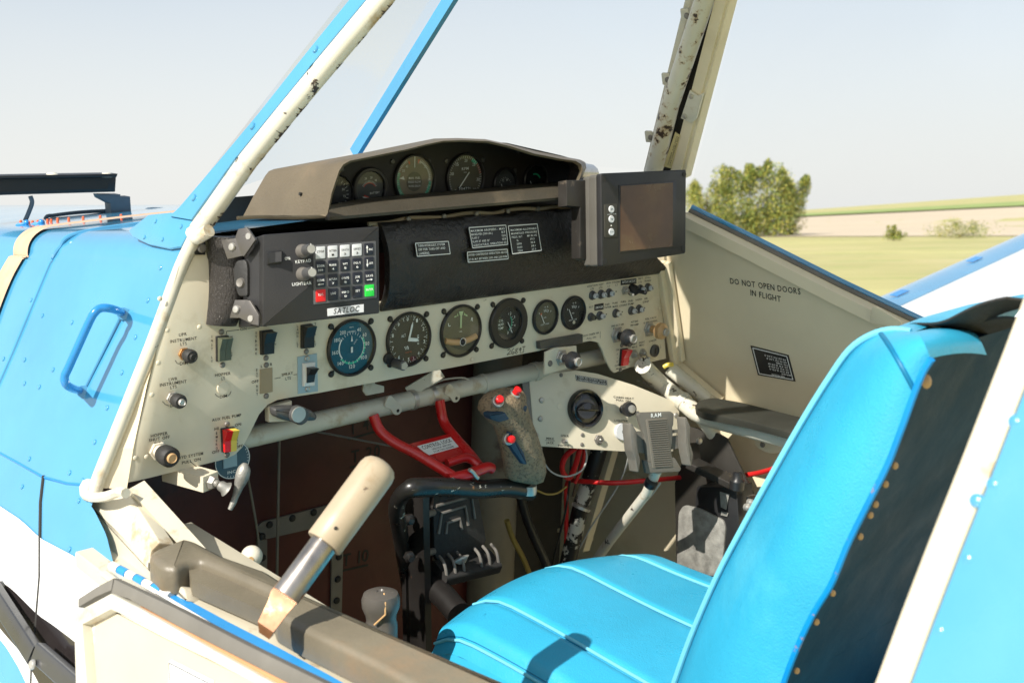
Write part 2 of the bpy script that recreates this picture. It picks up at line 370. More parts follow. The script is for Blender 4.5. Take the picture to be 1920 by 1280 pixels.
# ================================================================= SETTING
def wmesh(name,vs,fs,m,kind='structure',smooth=True):
    me=bpy.data.meshes.new(name); me.from_pydata(vs,[],fs); me.materials.append(m)
    me.polygons.foreach_set('use_smooth',[smooth]*len(me.polygons))
    o=bpy.data.objects.new(name,me); SC.collection.objects.link(o)
    if kind: o['kind']=kind
    return o
def gpt(px,py):                                # photo pixel to a point on flat ground
    d=c2w(V(((px-960)/FOC,-(py-640)/FOC,1))); t=CAMH/max(1e-4,-d.z); return V((d.x*t,d.y*t,0))
def wdir(px,py,dist):
    d=c2w(V(((px-960)/FOC,-(py-640)/FOC,1))); d=d/math.hypot(d.x,d.y); return V((d.x*dist,d.y*dist,CAMH+d.z*dist))
GRASS=mat('dry_grass',(.44,.40,.165),.9,var=.22,vs=.09,c2=(.52,.44,.22),c2s=.11,c2t=.5,c2w=.2,stretch=(.25,1.0,1),c3=(.34,.36,.12),c3s=.5,c3t=.56)
FIELD=mat('ploughed_stubble',(.56,.46,.33),.9,var=.08,vs=.05,c2=(.55,.46,.28),c2s=.03,c2t=.55,c2w=.2,stretch=(.3,1,1))
RIDGE=mat('crop_rows',(.27,.34,.10),.9,var=.25,vs=.1)
def gh(x,y):
    r=math.hypot(x,y); a=math.degrees(math.atan2(x,y)); k=max(0,min(1,(a-12)/20)); return k*max(0,(r-160))*.0225*min(1,(r-160)/200)
def sheet(name,rad,a0,a1,na,m,dz=0,hf=True):
    vs=[];fs=[]
    for r in rad:
        for k in range(na+1):
            a=math.radians(a0+(a1-a0)*k/na); x,y=r*math.sin(a),r*math.cos(a); vs.append((x,y,(gh(x,y) if hf else 0)+dz))
    for i in range(len(rad)-1):
        for k in range(na): q=i*(na+1)+k; fs.append((q,q+1,q+na+2,q+na+1))
    return wmesh(name,vs,fs,m)
sheet('ground',[.01,5,10,20,40,80,120,160,220,300,420,600,900,1500,3000],-180,180,120,GRASS)
FO=[112,140,180,230,300,400]
sheet('field',FO,13,60,40,FIELD,.06)
sheet('hills',[400.5,460,520,600],11,60,40,RIDGE,.5)
# --- trees and shrubs beyond the field
BARK=mat('bark',(.12,.09,.06),.9,var=.3)
LEAF=[mat('leaf_green',(.17,.22,.04),.6,var=.5,vs=.9),mat('leaf_yellow_green',(.42,.38,.07),.6,var=.3,vs=.9),mat('leaf_dark',(.08,.12,.035),.6,var=.4,vs=.9)]
def tree(name,base,h,w,n,label,group,cat='tree',spire=0,seed=1,squat=False):
    R=random.Random(seed); root=bpy.data.objects.new(name,None); SC.collection.objects.link(root); root.location=base
    root['label']=label; root['category']=cat
    if group: root['group']=group
    def ch(nm,vs,fs,ms,mi=None):
        me=bpy.data.meshes.new(nm); me.from_pydata(vs,[],fs)
        for m in ms: me.materials.append(m)
        if mi: me.polygons.foreach_set('material_index',mi)
        o=bpy.data.objects.new(nm,me); SC.collection.objects.link(o); o.parent=root
    tv=[];tf=[]
    if squat: w=w*.8
    def limb(a,b,r0,r1):
        a,b=V(a),V(b); d=(b-a).normalized(); u=d.orthogonal().normalized(); wv=d.cross(u); s=len(tv)
        for p,r in ((a,r0),(b,r1)):
            for k in range(6): an=k*math.pi/3; tv.append(p+(u*math.cos(an)+wv*math.sin(an))*r)
        for k in range(6): j=(k+1)%6; tf.append((s+k,s+j,s+6+j,s+6+k))
    limb((0,0,-.2),(0,0,h*.45),h*.025,h*.015)
    if not squat: limb((0,0,h*.45),(R.uniform(-.3,.3),0,h*.85),h*.015,h*.004)
    lobes=[]
    for k in range(26):
        a=R.uniform(0,6.28); z=R.uniform(.05,.55) if squat else R.uniform(.06,.84); rr=w*.5*(math.sin(math.pi*min(1,.22+z*.78)))**.7*R.uniform(.2,1.0)
        c=V((rr*math.cos(a),rr*math.sin(a)*.8,h*z)); lobes.append((c,w*.19*R.uniform(.5,1.2)*(1-.45*z))); limb((0,0,h*z*.5),c,h*.006,h*.002)
    for k in range(3+spire): 
        a=R.uniform(-.25,.25)*w; lobes.append((V((a,0,h*R.uniform(.84,.97))),w*.055)); lobes.append((V((a*.9,0,h*R.uniform(.74,.84))),w*.09))
    ch('trunk',tv,tf,[BARK])
    vs=[];fs=[];mi=[]
    for i in range(n):
        c,r=R.choice(lobes); d=V((R.gauss(0,1),R.gauss(0,1),R.gauss(0,1))).normalized()*r*R.uniform(.35,1.15)**.6
        d.z*=1.15 if not spire else 1.5
        p=c+d
        if p.z<.1: continue
        s=R.uniform(.055,.16)*h/8*(3 if squat else 1); nn=V((R.gauss(0,1),R.gauss(0,1),R.gauss(0,1)+.6)).normalized(); u=nn.orthogonal().normalized(); v=nn.cross(u)
        b=len(vs); vs+=[p-u*s,p-v*s*.6,p+u*s,p+v*s*.6]; fs.append((b,b+1,b+2,b+3)); mi.append(R.choices([0,1,2],[5,3,2] if c.x>-w*.1 else [4,5,1])[0])  # left side draws more yellow leaves: its sunlit look is put into the colour
    ch('crown',vs,fs,LEAF,mi); return root
for i,(px,top,w,sp,lb) in enumerate([(1325,345,8.5,1,'pale green bushy tree nearest the window frame, lowest of the clump'),(1372,314,8.5,2,'leafy tree with a pointed tip second from the window frame'),(1438,306,9.0,3,'tallest tree of the clump, with several pointed tips'),(1482,330,7.2,1,'rounded green tree at the right end of the clump')]):
    D0=112+i*2.5; b=wdir(px,434,D0); tp=wdir(px,top,D0); tree('leafy_tree',(b.x,b.y,.0),tp.z,w,13000,lb,'trees at the edge of the field',spire=sp,seed=11+i)
b=wdir(1676,428,96); tree('shrub',(b.x,b.y,0),1.3,2.6,2600,'small round green shrub alone in the grass before the ploughed field',None,'shrub',seed=5,squat=True)
b=wdir(1800,412,104); tree('shrub',(b.x,b.y,0),1.3,8.0,4500,'reddish low shrub beside the field edge just above the wing',None,'shrub',seed=6,squat=True)

# ================================================================= AIRPLANE
AP=thing('airplane','blue and white low-wing crop-dusting airplane, cockpit seen through the open left door','airplane')
def sk(y,s):
    """nose skin cross section: s 0 bottom .. 1 top left shoulder .. 2 right"""
    zt=.168-.085*max(0,y)
    if s<=1: z=-1.0+(zt-.04+1.0)*s; return V((-.301+.433*z-.02*math.sin(math.pi*max(0,min(1,(z+.75)/.9)))*min(1,max(0,y)*2+.0),y,z))
    t=s-1; x0=-.301+.433*(zt-.04); R_=.055
    if t<.25:
        a=t/.25*math.pi*.42; return V((x0+R_*(1-math.cos(a)),y,zt-.04+R_*math.sin(a)*.75))
    a=math.pi*.42; x1=x0+R_*(1-math.cos(a)); z1=zt-.04+R_*math.sin(a)*.75
    q=(t-.25)/.75; x2=.64; return V((x1+(x2-x1)*q,y,z1+.02*math.sin(math.pi*q)))
def skg(y0,y1,s0,s1,ny=24,ns=60): return MB().grid(lambda a,b: sk(y0+(y1-y0)*a,s0+(s1-s0)*b),ny,ns)
put(skg(.012,2.4,0,2),'nose_skin',BLUE,AP,smooth=60)
def lowtop(y):
    P=[(-2,-.19),(-.9,-.19),(-.1,-.192),(-.088,-.189),(-.044,-.165),(.012,-.148),(1,-.135)]
    for (y0,z0),(y1,z1) in zip(P,P[1:]):
        if y<=y1: return z0+(z1-z0)*(y-y0)/(y1-y0)
    return -.135
put(MB().grid(lambda a,b: sk(.012-1.812*a**2,(lowtop(.012-1.812*a**2)+1)/1.128*b),60,30),'lower_side_skin',BLUE,AP,smooth=60)
def lwpoly(pts,c0,c1,**k): return MB().prism(LWF,LWF.poly(pts,c1),c0,c1,**k)
# stripes follow the side (thin paint layers)
def stripe(name,top,bot,m,off):
    mb=MB(); tp=[LWF.loc(*p) for p in top]; bt=[LWF.loc(*p) for p in bot]; n=36
    def li(P,t):
        L=[0]
        for a,b in zip(P,P[1:]): L.append(L[-1]+math.hypot(b[0]-a[0],b[1]-a[1]))
        d=t*L[-1]
        for i in range(len(P)-1):
            if d<=L[i+1]+1e-9:
                k=(d-L[i])/(L[i+1]-L[i]); return (P[i][0]+(P[i+1][0]-P[i][0])*k,P[i][1]+(P[i+1][1]-P[i][1])*k)
        return P[-1]
    k=LWF.ey
    def f(a,b):
        p,q=li(tp,a),li(bt,a); x=p[0]+(q[0]-p[0])*b; y=p[1]+(q[1]-p[1])*b; w=LWF.P(x,y,0); zt=.168-.085*max(0,w.y)
        s=(w.z+1)/(zt-.04+1); return sk(w.y,s)+LWF.ez*off
    mb.grid(f,n,8); put(mb,name,m,AP,smooth=60)
stripe('white_stripe',[(-60,890),(0,935),(50,972),(84,1008),(131,1036),(177,1064),(240,1072),(420,1180)],[(-60,1030),(0,1076),(33,1103),(76,1152),(138,1199),(200,1250),(330,1360),(420,1440)],WHITE,.0015)
stripe('black_stripe',[(-60,1030),(0,1076),(33,1103),(76,1152),(138,1199),(200,1250),(330,1360),(420,1440)],[(-60,1110),(0,1162),(20,1190),(45,1222),(72,1275),(110,1340),(180,1420),(260,1500)],BLK,.0016)
stripe('white_pinstripe',[(-60,1110),(0,1162),(20,1190),(45,1222),(72,1275),(110,1340),(180,1420),(260,1500)],[(-60,1125),(0,1184),(20,1212),(40,1250),(60,1300),(100,1370),(160,1440),(240,1520)],WHITE,.0017)
# seams and joggles
def lwt(pts,off=.001): return [LWF.hit(x,y,off) for x,y in pts]
def skin_at(px,py,off=.002):
    w=LWF.hit(px,py); zt=.168-.085*max(0,w.y); s=(w.z+1)/(zt-.04+1)
    return sk(w.y,min(1,s))+LWF.ez*off
put(MB().tube(crv([skin_at(*p,.0) for p in [(272,404),(200,412),(150,424),(118,447),(96,500),(68,575),(40,650),(12,720),(-10,770)]][3:]),.0035,8),'skin_bead',BLUE,AP)
put(MB().tube(crv([sk(.33,1.6),sk(.34,1.35),sk(.35,1.2),sk(.36,1.08),sk(.37,1.0),skin_at(118,447,0)]),.0035,8),'skin_bead',BLUE,AP)
put(MB().tube([skin_at(*p,-.0008) for p in [(0,838),(40,862),(88,892),(130,905),(162,908)]],.0022,6),'panel_seam',BLUE2,AP)
put(MB().tube([skin_at(*p,-.0005) for p in [(90,890),(84,940),(82,1000),(80,1080),(72,1160),(62,1250),(60,1290)]],.003,6),'panel_seam',KMARK,AP)
def strap():
    def ys(px,py):
        w=LWF.hit(px,py); zt=.168-.085*w.y; return w.y,(w.z+1)/(zt-.04+1)
    Pa=[ys(-8,660),ys(12,590),ys(36,520),ys(64,466)]; Pb=[ys(-36,660),ys(-16,590),ys(8,520),ys(36,466)]
    ya,yb=Pa[-1][0],Pb[-1][0]; ex_=(1.0,1.06,1.12,1.2,1.35,1.6)
    Pa+=[(ya+.006*k,s_) for k,s_ in enumerate(ex_)]; Pb+=[(yb+.006*k,s_) for k,s_ in enumerate(ex_)]
    def lift(q):
        y,s_=q.x,q.y; p=sk(y,s_); ds=.004; sa,sb_=(s_,s_-ds) if s_<=1 else (s_+ds,s_); n=(sk(y,sa)-sk(y,sb_)).cross(sk(y+.01,s_)-sk(y-.01,s_)).normalized()
        if n.x*-1+n.z<0: n=-n
        return p+n*.004
    A=crv([V((a_,b_,0)) for a_,b_ in Pa],10); B_=crv([V((a_,b_,0)) for a_,b_ in Pb],10); n=len(A)
    return MB().grid(lambda u,v:lift(A[round(u*(n-1))].lerp(B_[round(u*(n-1))],v)),n-1,4)
solo(strap(),'strap',STRAPM,'tan woven webbing strap wrapped over the blue nose','strap')
for p in [(302,500),(278,563),(255,632),(230,698),(203,764),(180,828),(140,604),(87,591),(57,673),(107,692),(57,717),(83,724),(66,562),(20,671),(65,858),(135,885),(157,900),(52,910),(150,938),(132,1029)]:
    w=skin_at(*p,0); f=ffr(w,LWF.ez); mb=MB().lathe(f,[(.0036,0),(.0034,.001),(.0022,.0019),(.0006,.0021)],seg=10); put(mb,'rivet',BLUE,AP)
# grab handle
hp=[(231,588),(222,583),(205,578),(188,578),(176,588),(166,606),(146,650),(128,690),(121,706),(124,720),(136,728),(154,733)]
offs=[.0,.018,.035,.045,.05,.05,.05,.05,.05,.045,.03,.0]
put(MB().tube(crv([LWF.hit(x,y,o+.0) for (x,y),o in zip(hp,offs)],5),.0052,12),'grab_handle',BLUE2,AP)
put(MB().tube([LWF.hit(231,588,.0),LWF.hit(231,588,.006)],.008,12).tube([LWF.hit(156,734,0),LWF.hit(156,734,.006)],.008,12).tube([LWF.hit(224,596,.004),LWF.hit(160,726,.004)],.0022,8),'handle_foot',BLUE,AP)
# ---- door frame, left side
LT=[LWF.hit(*p,.0) for p in [(368,440),(340,500),(312,575),(284,650),(256,720),(232,780),(208,840),(188,890),(176,925)]]
put(MB().tube(crv(LT,4),.0085,14),'door_frame_tube',TUBED,AP)
fl=[(372,440),(352,458),(322,545),(283,700),(242,875),(236,908)]
mb=MB(); A=[LWF.hit(*p,-.004) for p in [(378,442),(346,500),(318,575),(262,720),(214,840),(186,915)]]; B_=[PAN.hit(*p,.001) for p in [(392,446),(335,500),(314,575),(276,720),(250,840),(238,915)]]
for i in range(len(A)-1): b=len(mb.v); mb.add([A[i],A[i+1],B_[i+1],B_[i]],[[0,1,2,3]])
put(mb,'door_frame_flange',WALLC,AP)
put(MB().tube(crv([LWF.hit(*p,.006) for p in [(360,436),(368,446),(380,440),(392,432)]]),.008,10).ball(LWF.hit(366,436,.003),.011,12,(1,1.2,.8)),'weld_bead',TUBEC,AP)
# pillar
PA=[LWF.hit(*p,-.002) for p in [(372,432),(405,387),(466,300),(547,200),(631,100),(715,0),(790,-90)]]
put(MB().tube(PA,.0118,20),'pillar_tube',TUBEC,AP)
def chip(ax,k0,k1,r,t0,t1,seed,par,m):
    # a flake of missing paint on a tube: thin irregular patch wrapped on its surface
    R_=random.Random(seed); mb=MB(); n=16; L_=[0]
    for p0,p1 in zip(ax,ax[1:]): L_.append(L_[-1]+(p1-p0).length)
    def at_(k):
        s_=k*L_[-1]
        for i in range(len(ax)-1):
            if s_<=L_[i+1] or i==len(ax)-2: return ax[i].lerp(ax[i+1],(s_-L_[i])/(L_[i+1]-L_[i])),(ax[i+1]-ax[i]).normalized()
    def f(u,v):
        q,d=at_(k0+(k1-k0)*u); c=(CA-q); c=(c-d*c.dot(d)).normalized(); s=d.cross(c); s=s if proj0(q+s*.01).x>proj0(q).x else -s
        e=math.sin(math.pi*u)**.5; w=(t1-t0)*e*(.75+.5*math.sin(u*17+seed)*.5+.3*math.sin(u*41+seed*2)); th=math.radians(t1-w*(1-v)); return q+(c*math.cos(th)+s*math.sin(th))*(r+.0003)
    put(mb.grid(f,n,5),'paint_chip',m,par,smooth=60)
def proj0(p):
    q=V(p)-CA; c=EX*q.x+EY*q.y+EZ*q.z; return V((960+FOC*c.x/c.z,640-FOC*c.y/c.z))
CHM=mat('bare_rusty_steel',(.06,.04,.03),.6,var=.4,vs=60)
for (k0,k1,t0,t1,sd) in [(.80,.86,45,100,1),(.70,.755,60,110,2),(.62,.65,50,100,3),(.44,.50,40,105,4),(.345,.42,30,100,5),(.28,.30,60,100,6),(.20,.215,65,100,7),(.06,.10,40,110,8),(.56,.575,-5,12,9)]:
    chip(PA,k0,k1,.0118,t0,t1,sd,AP,CHM)
mb=MB(); c0=[LWF.hit(*p,.010) for p in [(318,405),(335,390),(412,300),(487,210),(574,100),(655,0),(740,-105)]]; c1=[LWF.hit(*p,.010) for p in [(358,412),(368,398),(438,300),(511,210),(601,100),(685,0),(768,-105)]]
for i in range(len(c0)-1): mb.add([c0[i],c1[i],c1[i+1],c0[i+1]],[[0,1,2,3]])
for i in range(len(c0)-1): mb.add([c1[i],c1[i]-LWF.ez*.012,c1[i+1]-LWF.ez*.012,c1[i+1]],[[0,1,2,3]])
for i in range(len(c0)-1): mb.add([c0[i],c0[i]-LWF.ez*.004,c0[i+1]-LWF.ez*.004,c0[i+1]],[[0,1,2,3]])
put(mb,'pillar_strip',BLUE,AP)
for p in [(592,93),(474,237),(364,371)]: screw(LWF,*p,.0045,AP,BLUE,.010,'pillar_screw')
put(lwpoly([(278,402),(318,398),(366,404),(355,432),(338,462),(316,466),(278,458),(248,444),(240,432)],.003,.007,bev=.002),'corner_patch',BLUE,AP)
for p in [(271,445),(305,449),(292,415),(340,425)]: screw(LWF,*p,.003,AP,BLUE,.007,'rivet')
# centre bar outside the windscreen
CB0,CB1=XFr(.2).hit(665,288),XFr(.2).hit(866,-36)
put(MB().bar(CB0,CB1,.020,.009,up=(1,0,0)),'windscreen_centre_bar',BLUE,AP)
# windscreen
def ws(a,b,):
    h=b*1.35; L=LWF.hit(330,402,.012).lerp(LWF.hit(650,-10,.012),h); Cc=CB0.lerp(CB1,h)+V((0,.012,0)); Rr=RWF.hit(1205,318,.0).lerp(RWF.hit(1288,0,.0),h)
    if a<.5: t=a*2; bul=V((-.012*math.sin(math.pi*t)*(1-t),.02*math.sin(math.pi*t),0)); return L.lerp(Cc,t)+bul*(1-.2*h)
    t=(a-.5)*2; return Cc.lerp(Rr,t)+V((.0,.05*math.sin(math.pi*t),0))
put(MB().grid(ws,32,6),'windscreen',PERSP,AP,smooth=60)
# ---- right pillar
def rb(p0,p1,w,d,c,m,nm):
    a,b=RWF.hit(*p0,c),RWF.hit(*p1,c); put(MB().bar(a,b,w,d,up=RWF.ez,bev=.0015),nm,m,AP)
rb((1213,330),(1304,-40),.012,.012,-.004,TUBED,'windscreen_channel')
rb((1250,330),(1344,-40),.020,.006,-.010,RUBK,'dark_gap_strip')  # dark strip added to stand for the shaded gap between tube and angle
put(MB().tube([RWF.hit(*p,.012) for p in [(1224,330),(1257,195),(1303,55),(1334,-40)]],.0155,20),'pillar_tube',TUBEX,AP,label='cream pillar tube with badly chipped paint')
rb((1268,330),(1366,-40),.020,.014,.004,WALLC,'door_post_angle')
rb((1285,330),(1381,-40),.010,.022,-.004,WALLC,'door_post_edge')
for p in [(1288,30),(1252,150),(1220,258)]:
    f=RWF.at(*p,.004); put(MB().box(f,-.002,.002,.016,.020,0,.003,.001,r=.003),'tab',TUBED,AP); screw(RWF,*p,.005,AP,DMET,.007)
put(MB().prism(RWF,RWF.poly([(1293,170),(1308,180),(1318,175),(1305,222),(1296,232),(1276,222)],.016),.012,.016,.001),'joint_plate',TUBED,AP)
for p in [(1296,181),(1284,218)]: screw(RWF,*p,.0045,AP,METAL,.016)
f=RWF; stp=[(1266,248),(1275,254),(1258,316),(1244,312)]
stk=put(MB().prism(RWF,RWF.poly(stp,.0125),.0115,.0125),'sticker',STICK,AP)
mb=MB()
for i,(s_,k) in enumerate([('PUSH OUT WINDOW',.36),('FOR EMERGENCY EXIT',.68)]):
    a=V(RWF.loc(1267,250,.0127)).lerp(V(RWF.loc(1275,255,.0127)),k); b=V(RWF.loc(1246,312,.0127)).lerp(V(RWF.loc(1257,315,.0127)),k); mb.text(RWF,s_,a.lerp(b,.06),b.lerp(a,.06),.0022,.0129)
put(mb,'sticker_lettering',KMARK,stk)
# ---- roof (out of frame above; shades the instruments)
def roof(a,b):
    f0=V((-.075,-.29,.520)).lerp(V((.560,-.19,.545)),b)+V((0,.215*math.sin(math.pi*b)**.8,.045*math.sin(math.pi*b))); k=min(1,a*3.2)
    return f0+V((.03*k*(1-2*b),-1.2*a,.07*k))
put(MB().grid(roof,12,10,th=(0,0,.02)),'roof',WHITE,AP)
put(MB().tube([RWF.hit(1334,-40,.012),(.55,-.24,.565),(.53,-.6,.60),(.53,-1.45,.60)],.014,12).tube([LWF.hit(790,-90,-.002),(-.065,-.34,.545),(-.045,-.6,.60),(-.045,-1.45,.60)],.0118,12),'roof_rail',TUBEC,AP)
# ---- wing
def wing(a,b,t0=0):
    x=.9+7.2*a; z=-.283+(x-2.781)*.130; y=.75-1.75*b; return V((x,y,z-.10*(abs(b-.28)**1.6)-.0))
put(MB().grid(lambda a,b:wing(a,.13+.87*b),10,14,th=(0,0,-.1)),'wing_panel',WHITE,AP,smooth=60)
put(MB().grid(lambda a,b:(wing(a,.13*b)+V((0,0,.004-.07*(1-b)**3))),20,8,th=(0,0,-.09)),'wing_leading_edge',BLUE,AP,smooth=60)
for k in range(9):
    a=.27+k*.085; p=wing(a,.085); put(MB().box(Fr(p+V((0,0,.006)),(1,0,.13),(0,1,0)),0,0,.09,.03,0,.002),'wing_marker',BLUE2,AP)
def wing2(a,b): q=wing(a,b); return V((.36-q.x,q.y,q.z))
put(MB().grid(lambda a,b:wing2(a,.13+.87*b),10,14,th=(0,0,-.1)),'wing_panel',WHITE,AP,smooth=60)
put(MB().grid(lambda a,b:(wing2(a,.13*b)+V((0,0,.004-.07*(1-b)**3))),20,8,th=(0,0,-.09)),'wing_leading_edge',BLUE,AP,smooth=60)
# ---- right wall and door
DOOR_OUT=[(1238,500),(1243,430),(1288,402),(1400,462),(1712,618),(1700,700),(1640,860),(1500,812),(1344,752),(1264,684)]
rd=put(MB().prism(RWF,RWF.poly([(1250,490),(1252,400),(1290,400),(1400,462),(1560,545),(1712,620),(1800,670),(1690,900),(1508,800),(1352,748),(1272,676)],-.012),-.018,-.012),'right_door',WALLC,AP,label='beige inner side of the closed right door')
def fl2(pts,c,w,d,m,nm,par): 
    P=[RWF.hit(*p,c) for p in pts]
    for a,b in zip(P,P[1:]): put(MB().bar(a,b,w,d,up=RWF.ez,bev=.002),nm,m,par)
fl2([(1239,492),(1267,681)],.004,.012,.020,WALLC,'door_jamb',AP)
fl2([(1251,492),(1277,675)],-.002,.014,.012,WALLC,'door_flange',rd); fl2([(1269,683),(1351,752)],-.001,.015,.014,WALLC,'door_flange',rd); fl2([(1350,755),(1520,800),(1660,836)],-.001,.010,.012,TUBED,'door_flange',rd)
sill=[(1280,406),(1400,466),(1560,548),(1712,622),(1900,722)]
P=[RWF.hit(*p,.002) for p in [(x,y+10) for x,y in sill]]
mb=MB()
for a,b in zip(P,P[1:]):
    e=RWF.ez; q=[V((0,0,.010)),V((0,0,.012))-e*.018,V((0,0,-.009))-e*.018,V((0,0,-.009))]
    mb.loft([[a+x for x in q],[b+x for x in q]])
put(mb,'door_sill_rail',WALLC,rd)
P2=[p-RWF.ez*.019+V((0,0,.013)) for p in P]
put(MB().tube(P2,.0045,8),'window_seal',GREYR,rd); put(MB().tube([p-RWF.ez*.006+V((0,0,.004)) for p in P2],.005,8),'outer_trim',BLUE,rd)
put(MB().prism(RWF,rnd(RWF.poly([(1634,578),(1640,574),(1690,604),(1692,618),(1630,606)],.010),.004),.006,.010,.001),'patch_plate',WALLC,rd)
mb=MB(); mb.T(RWF,'DO NOT OPEN DOORS',1362,536,1494,557,.0105,-.0115).T(RWF,'IN FLIGHT',1400,558,1457,571,.0105,-.0115); put(mb,'lettering',KMARK,rd)
f=RWF; pq=[(1407,648),(1478,666),(1491,715),(1421,703)]
pl=put(MB().prism(RWF,RWF.poly(pq,-.0105),-.012,-.0105),'placard',PLAS,rd)
def bil(F,q,c):
    Q=[V(F.loc(*p,c)) for p in q]
    return lambda u,v:(Q[0]*(1-u)+Q[1]*u)*(1-v)+(Q[3]*(1-u)+Q[2]*u)*v
def frame_lines(mb,F,B2,c,m=.05,w=.0012,my=None):
    my=my or m; cs=[B2(m,my),B2(1-m,my),B2(1-m,1-my),B2(m,1-my)]
    for i in range(4): mb.line(F,cs[i],cs[(i+1)%4],w,c)
    return mb
B2=bil(RWF,pq,-.0102); mb=frame_lines(MB(),RWF,B2,-.0103,.05,.0016,.06)
for i,(t_,u0,u1) in enumerate([('TIRE PRESSURE',.25,.60),('MAIN GEAR',.08,.32),('30 PSI 8.50-6',.10,.62),('25 PSI 22.00-8',.10,.62),('22 PSI 8.00-10',.10,.62),('TAIL WHEEL',.08,.40),('60-75 PSI 3.50-8',.10,.62),('50-60 PSI 5.00-5',.10,.66)]):
    v=.86-i*.095; mb.text(RWF,t_,B2(1-u0,v),B2(1-u1,v),.0030,-.0103)
put(mb,'placard_lettering',WMARK,pl)
# window pane in the right door
put(MB().prism(RWF,RWF.poly([(1290,398),(1300,330),(1400,-60),(1980,-60),(1980,760),(1712,612),(1500,505)],-.02),-.022,-.020),'right_window',PERSP,AP)
# lower interior right wall
WR=XFr(.765)
put(MB().prism(WR,WR.poly([(960,690),(1260,690),(1420,760),(1900,860),(1900,1280),(900,1150)],0),-.01,0),'right_inner_wall',WALLC,AP)
for a,b in [((1005,980),(1110,1010)),((1150,1010),(1240,880)),((1120,870),(1220,905))]:
    put(MB().bar(WR.hit(*a,.004),WR.hit(*b,.004),.012,.008),'wall_stringer',WALLC,AP)
put(MB().box(YF(.52),.3,-.46,.9,1.0,0,.01),'hopper_side_wall',WALLC,AP)
put(MB().prism(RWF,[(0,-1.0),(0,.15),(-.5,.10),(-.5,-1.0)],-.02,-.01),'right_forward_wall',WALLC,AP)
put(MB().prism(YF(.30),[(.40,-.95),(.80,-.95),(.80,-.15),(.64,.135),(.40,.135)],-.01,0),'firewall',mat('dark_bulkhead',(.045,.04,.034),.6,var=.3),AP)
put(MB().prism(YF(.17),[(-.16,.10),(.56,.10),(.56,.20),(.40,.215),(-.10,.195),(-.165,.168)],-.004,0),'glare_bulkhead',KMARK,AP)
put(MB().prism(ZFr(.146),[(-.205,.004),(.60,.004),(.58,.20),(-.17,.20)],-.004,0),'glare_deck',LEATH,AP)
put(MB().box(ZFr(-.80),.2,-.4,1.15,2.0,-.01,0),'cabin_floor',DMET,AP)
# red hopper wall behind the panel
HF=YF(.22)
hw=put(MB().prism(HF,[(-.19,.10),(-.38,-.22),(-.40,-.90),(.47,-.90),(.47,.12)],-.01,0),'hopper_wall',HOPP,AP)
put(MB().tube([(.468,.2,.08),(.463,.2,-.80)],.046,24),'hopper_corner_tube',mat('rusty_tan_tube',(.26,.22,.16),.5,var=.2,c2=(.14,.08,.05),c2s=9,c2t=.58,c2w=.1),AP)
mb=MB(); HH=HF
for a_ in [('T 40',655,815,705,800),('T 20',658,868,712,855),('T 10',640,1062,690,1050)]: put(MB().T(HH,*a_,.022,.001).line(HH,HH.loc(a_[1]-3,a_[2]+8),HH.loc(a_[3],a_[4]+8),.004,.001),'hopper_marking',KMARK,hw)
fr=[(480,985),(492,980),(640,938),(655,945),(640,1130),(622,1140),(634,965),(500,1005),(505,1140),(490,1140)]
put(MB().prism(HF,HF.poly([(480,990),(492,978),(640,940),(652,948),(652,975),(500,1010)],.004),.0,.004).prism(HF,HF.poly([(482,1011),(501,1011),(501,1200),(486,1200)],.004),.0,.004).prism(HF,HF.poly([(623,984),(645,978),(640,1180),(620,1180)],.004),.0,.004),'access_frame',DMET,hw)
for p in [(505,983),(548,971),(588,960),(620,952),(491,1005),(492,1045),(636,1003),(635,1043),(633,1085),(631,1125)]: screw(HF,*p,.006,hw,RUBK,.004,'bolt')
put(MB().tube([HF.hit(524,800,.03),HF.hit(519,1090,.03)],.0024,8),'vertical_rod',DMET,AP)
put(MB().tube(crv([HF.hit(462,880,.05),HF.hit(475,950,.05),HF.hit(484,1010,.05),HF.hit(488,1100,.05)]),.002,8),'control_wire',DMET,AP)
put(MB().tube([HF.hit(575,805,.08),HF.hit(755,840,.08)],.0018,6),'control_wire',DMET,AP)
# left sill and gusset
SF=LWF
put(MB().prism(LWF,rnd(LWF.poly([(150,930),(186,924),(240,922),(300,1016),(282,1034),(279,1066),(345,1102),(352,1128),(250,1082),(213,1068),(196,1030)],-.012),.004),-.03,-.012,.002),'sill_gusset',SILLC,AP)
mb=MB(); 
put(MB().tube(crv([LWF.hit(*p,.007) for p in [(160,925),(175,932),(200,930),(222,922),(236,924)]]),[.006],8).ball(LWF.hit(166,918,.004),.011,10,(1,1,1.3)),'weld_bead',TUBED,AP)
put(MB().bar(XFr(-.33).hit(258,925),XFr(-.31).hit(372,1052),.034,.02,up=(1,0,.3)),'frame_brace',SILLC,AP)
ZS=ZFr(-.185)
sillp=[(-.39,-.12),(-.39,-1.0),(-.20,-1.0),(-.20,-.30),(-.27,-.07)]
put(MB().prism(ZS,[(-.40,-.02),(-.40,-1.0),(-.255,-1.0),(-.255,-.02)],-.02,0,.004),'door_sill',SILLC,AP)
put(MB().tube([(-.399,-.10,-.186),(-.399,-1.0,-.186)],.005,8),'sill_edge_moulding',SILLC,AP)
put(MB().bar((-.262,-.02,-.26),(-.262,-1.2,-.26),.012,.14,up=(0,0,1)),'sill_inner_web',SILLC,AP)
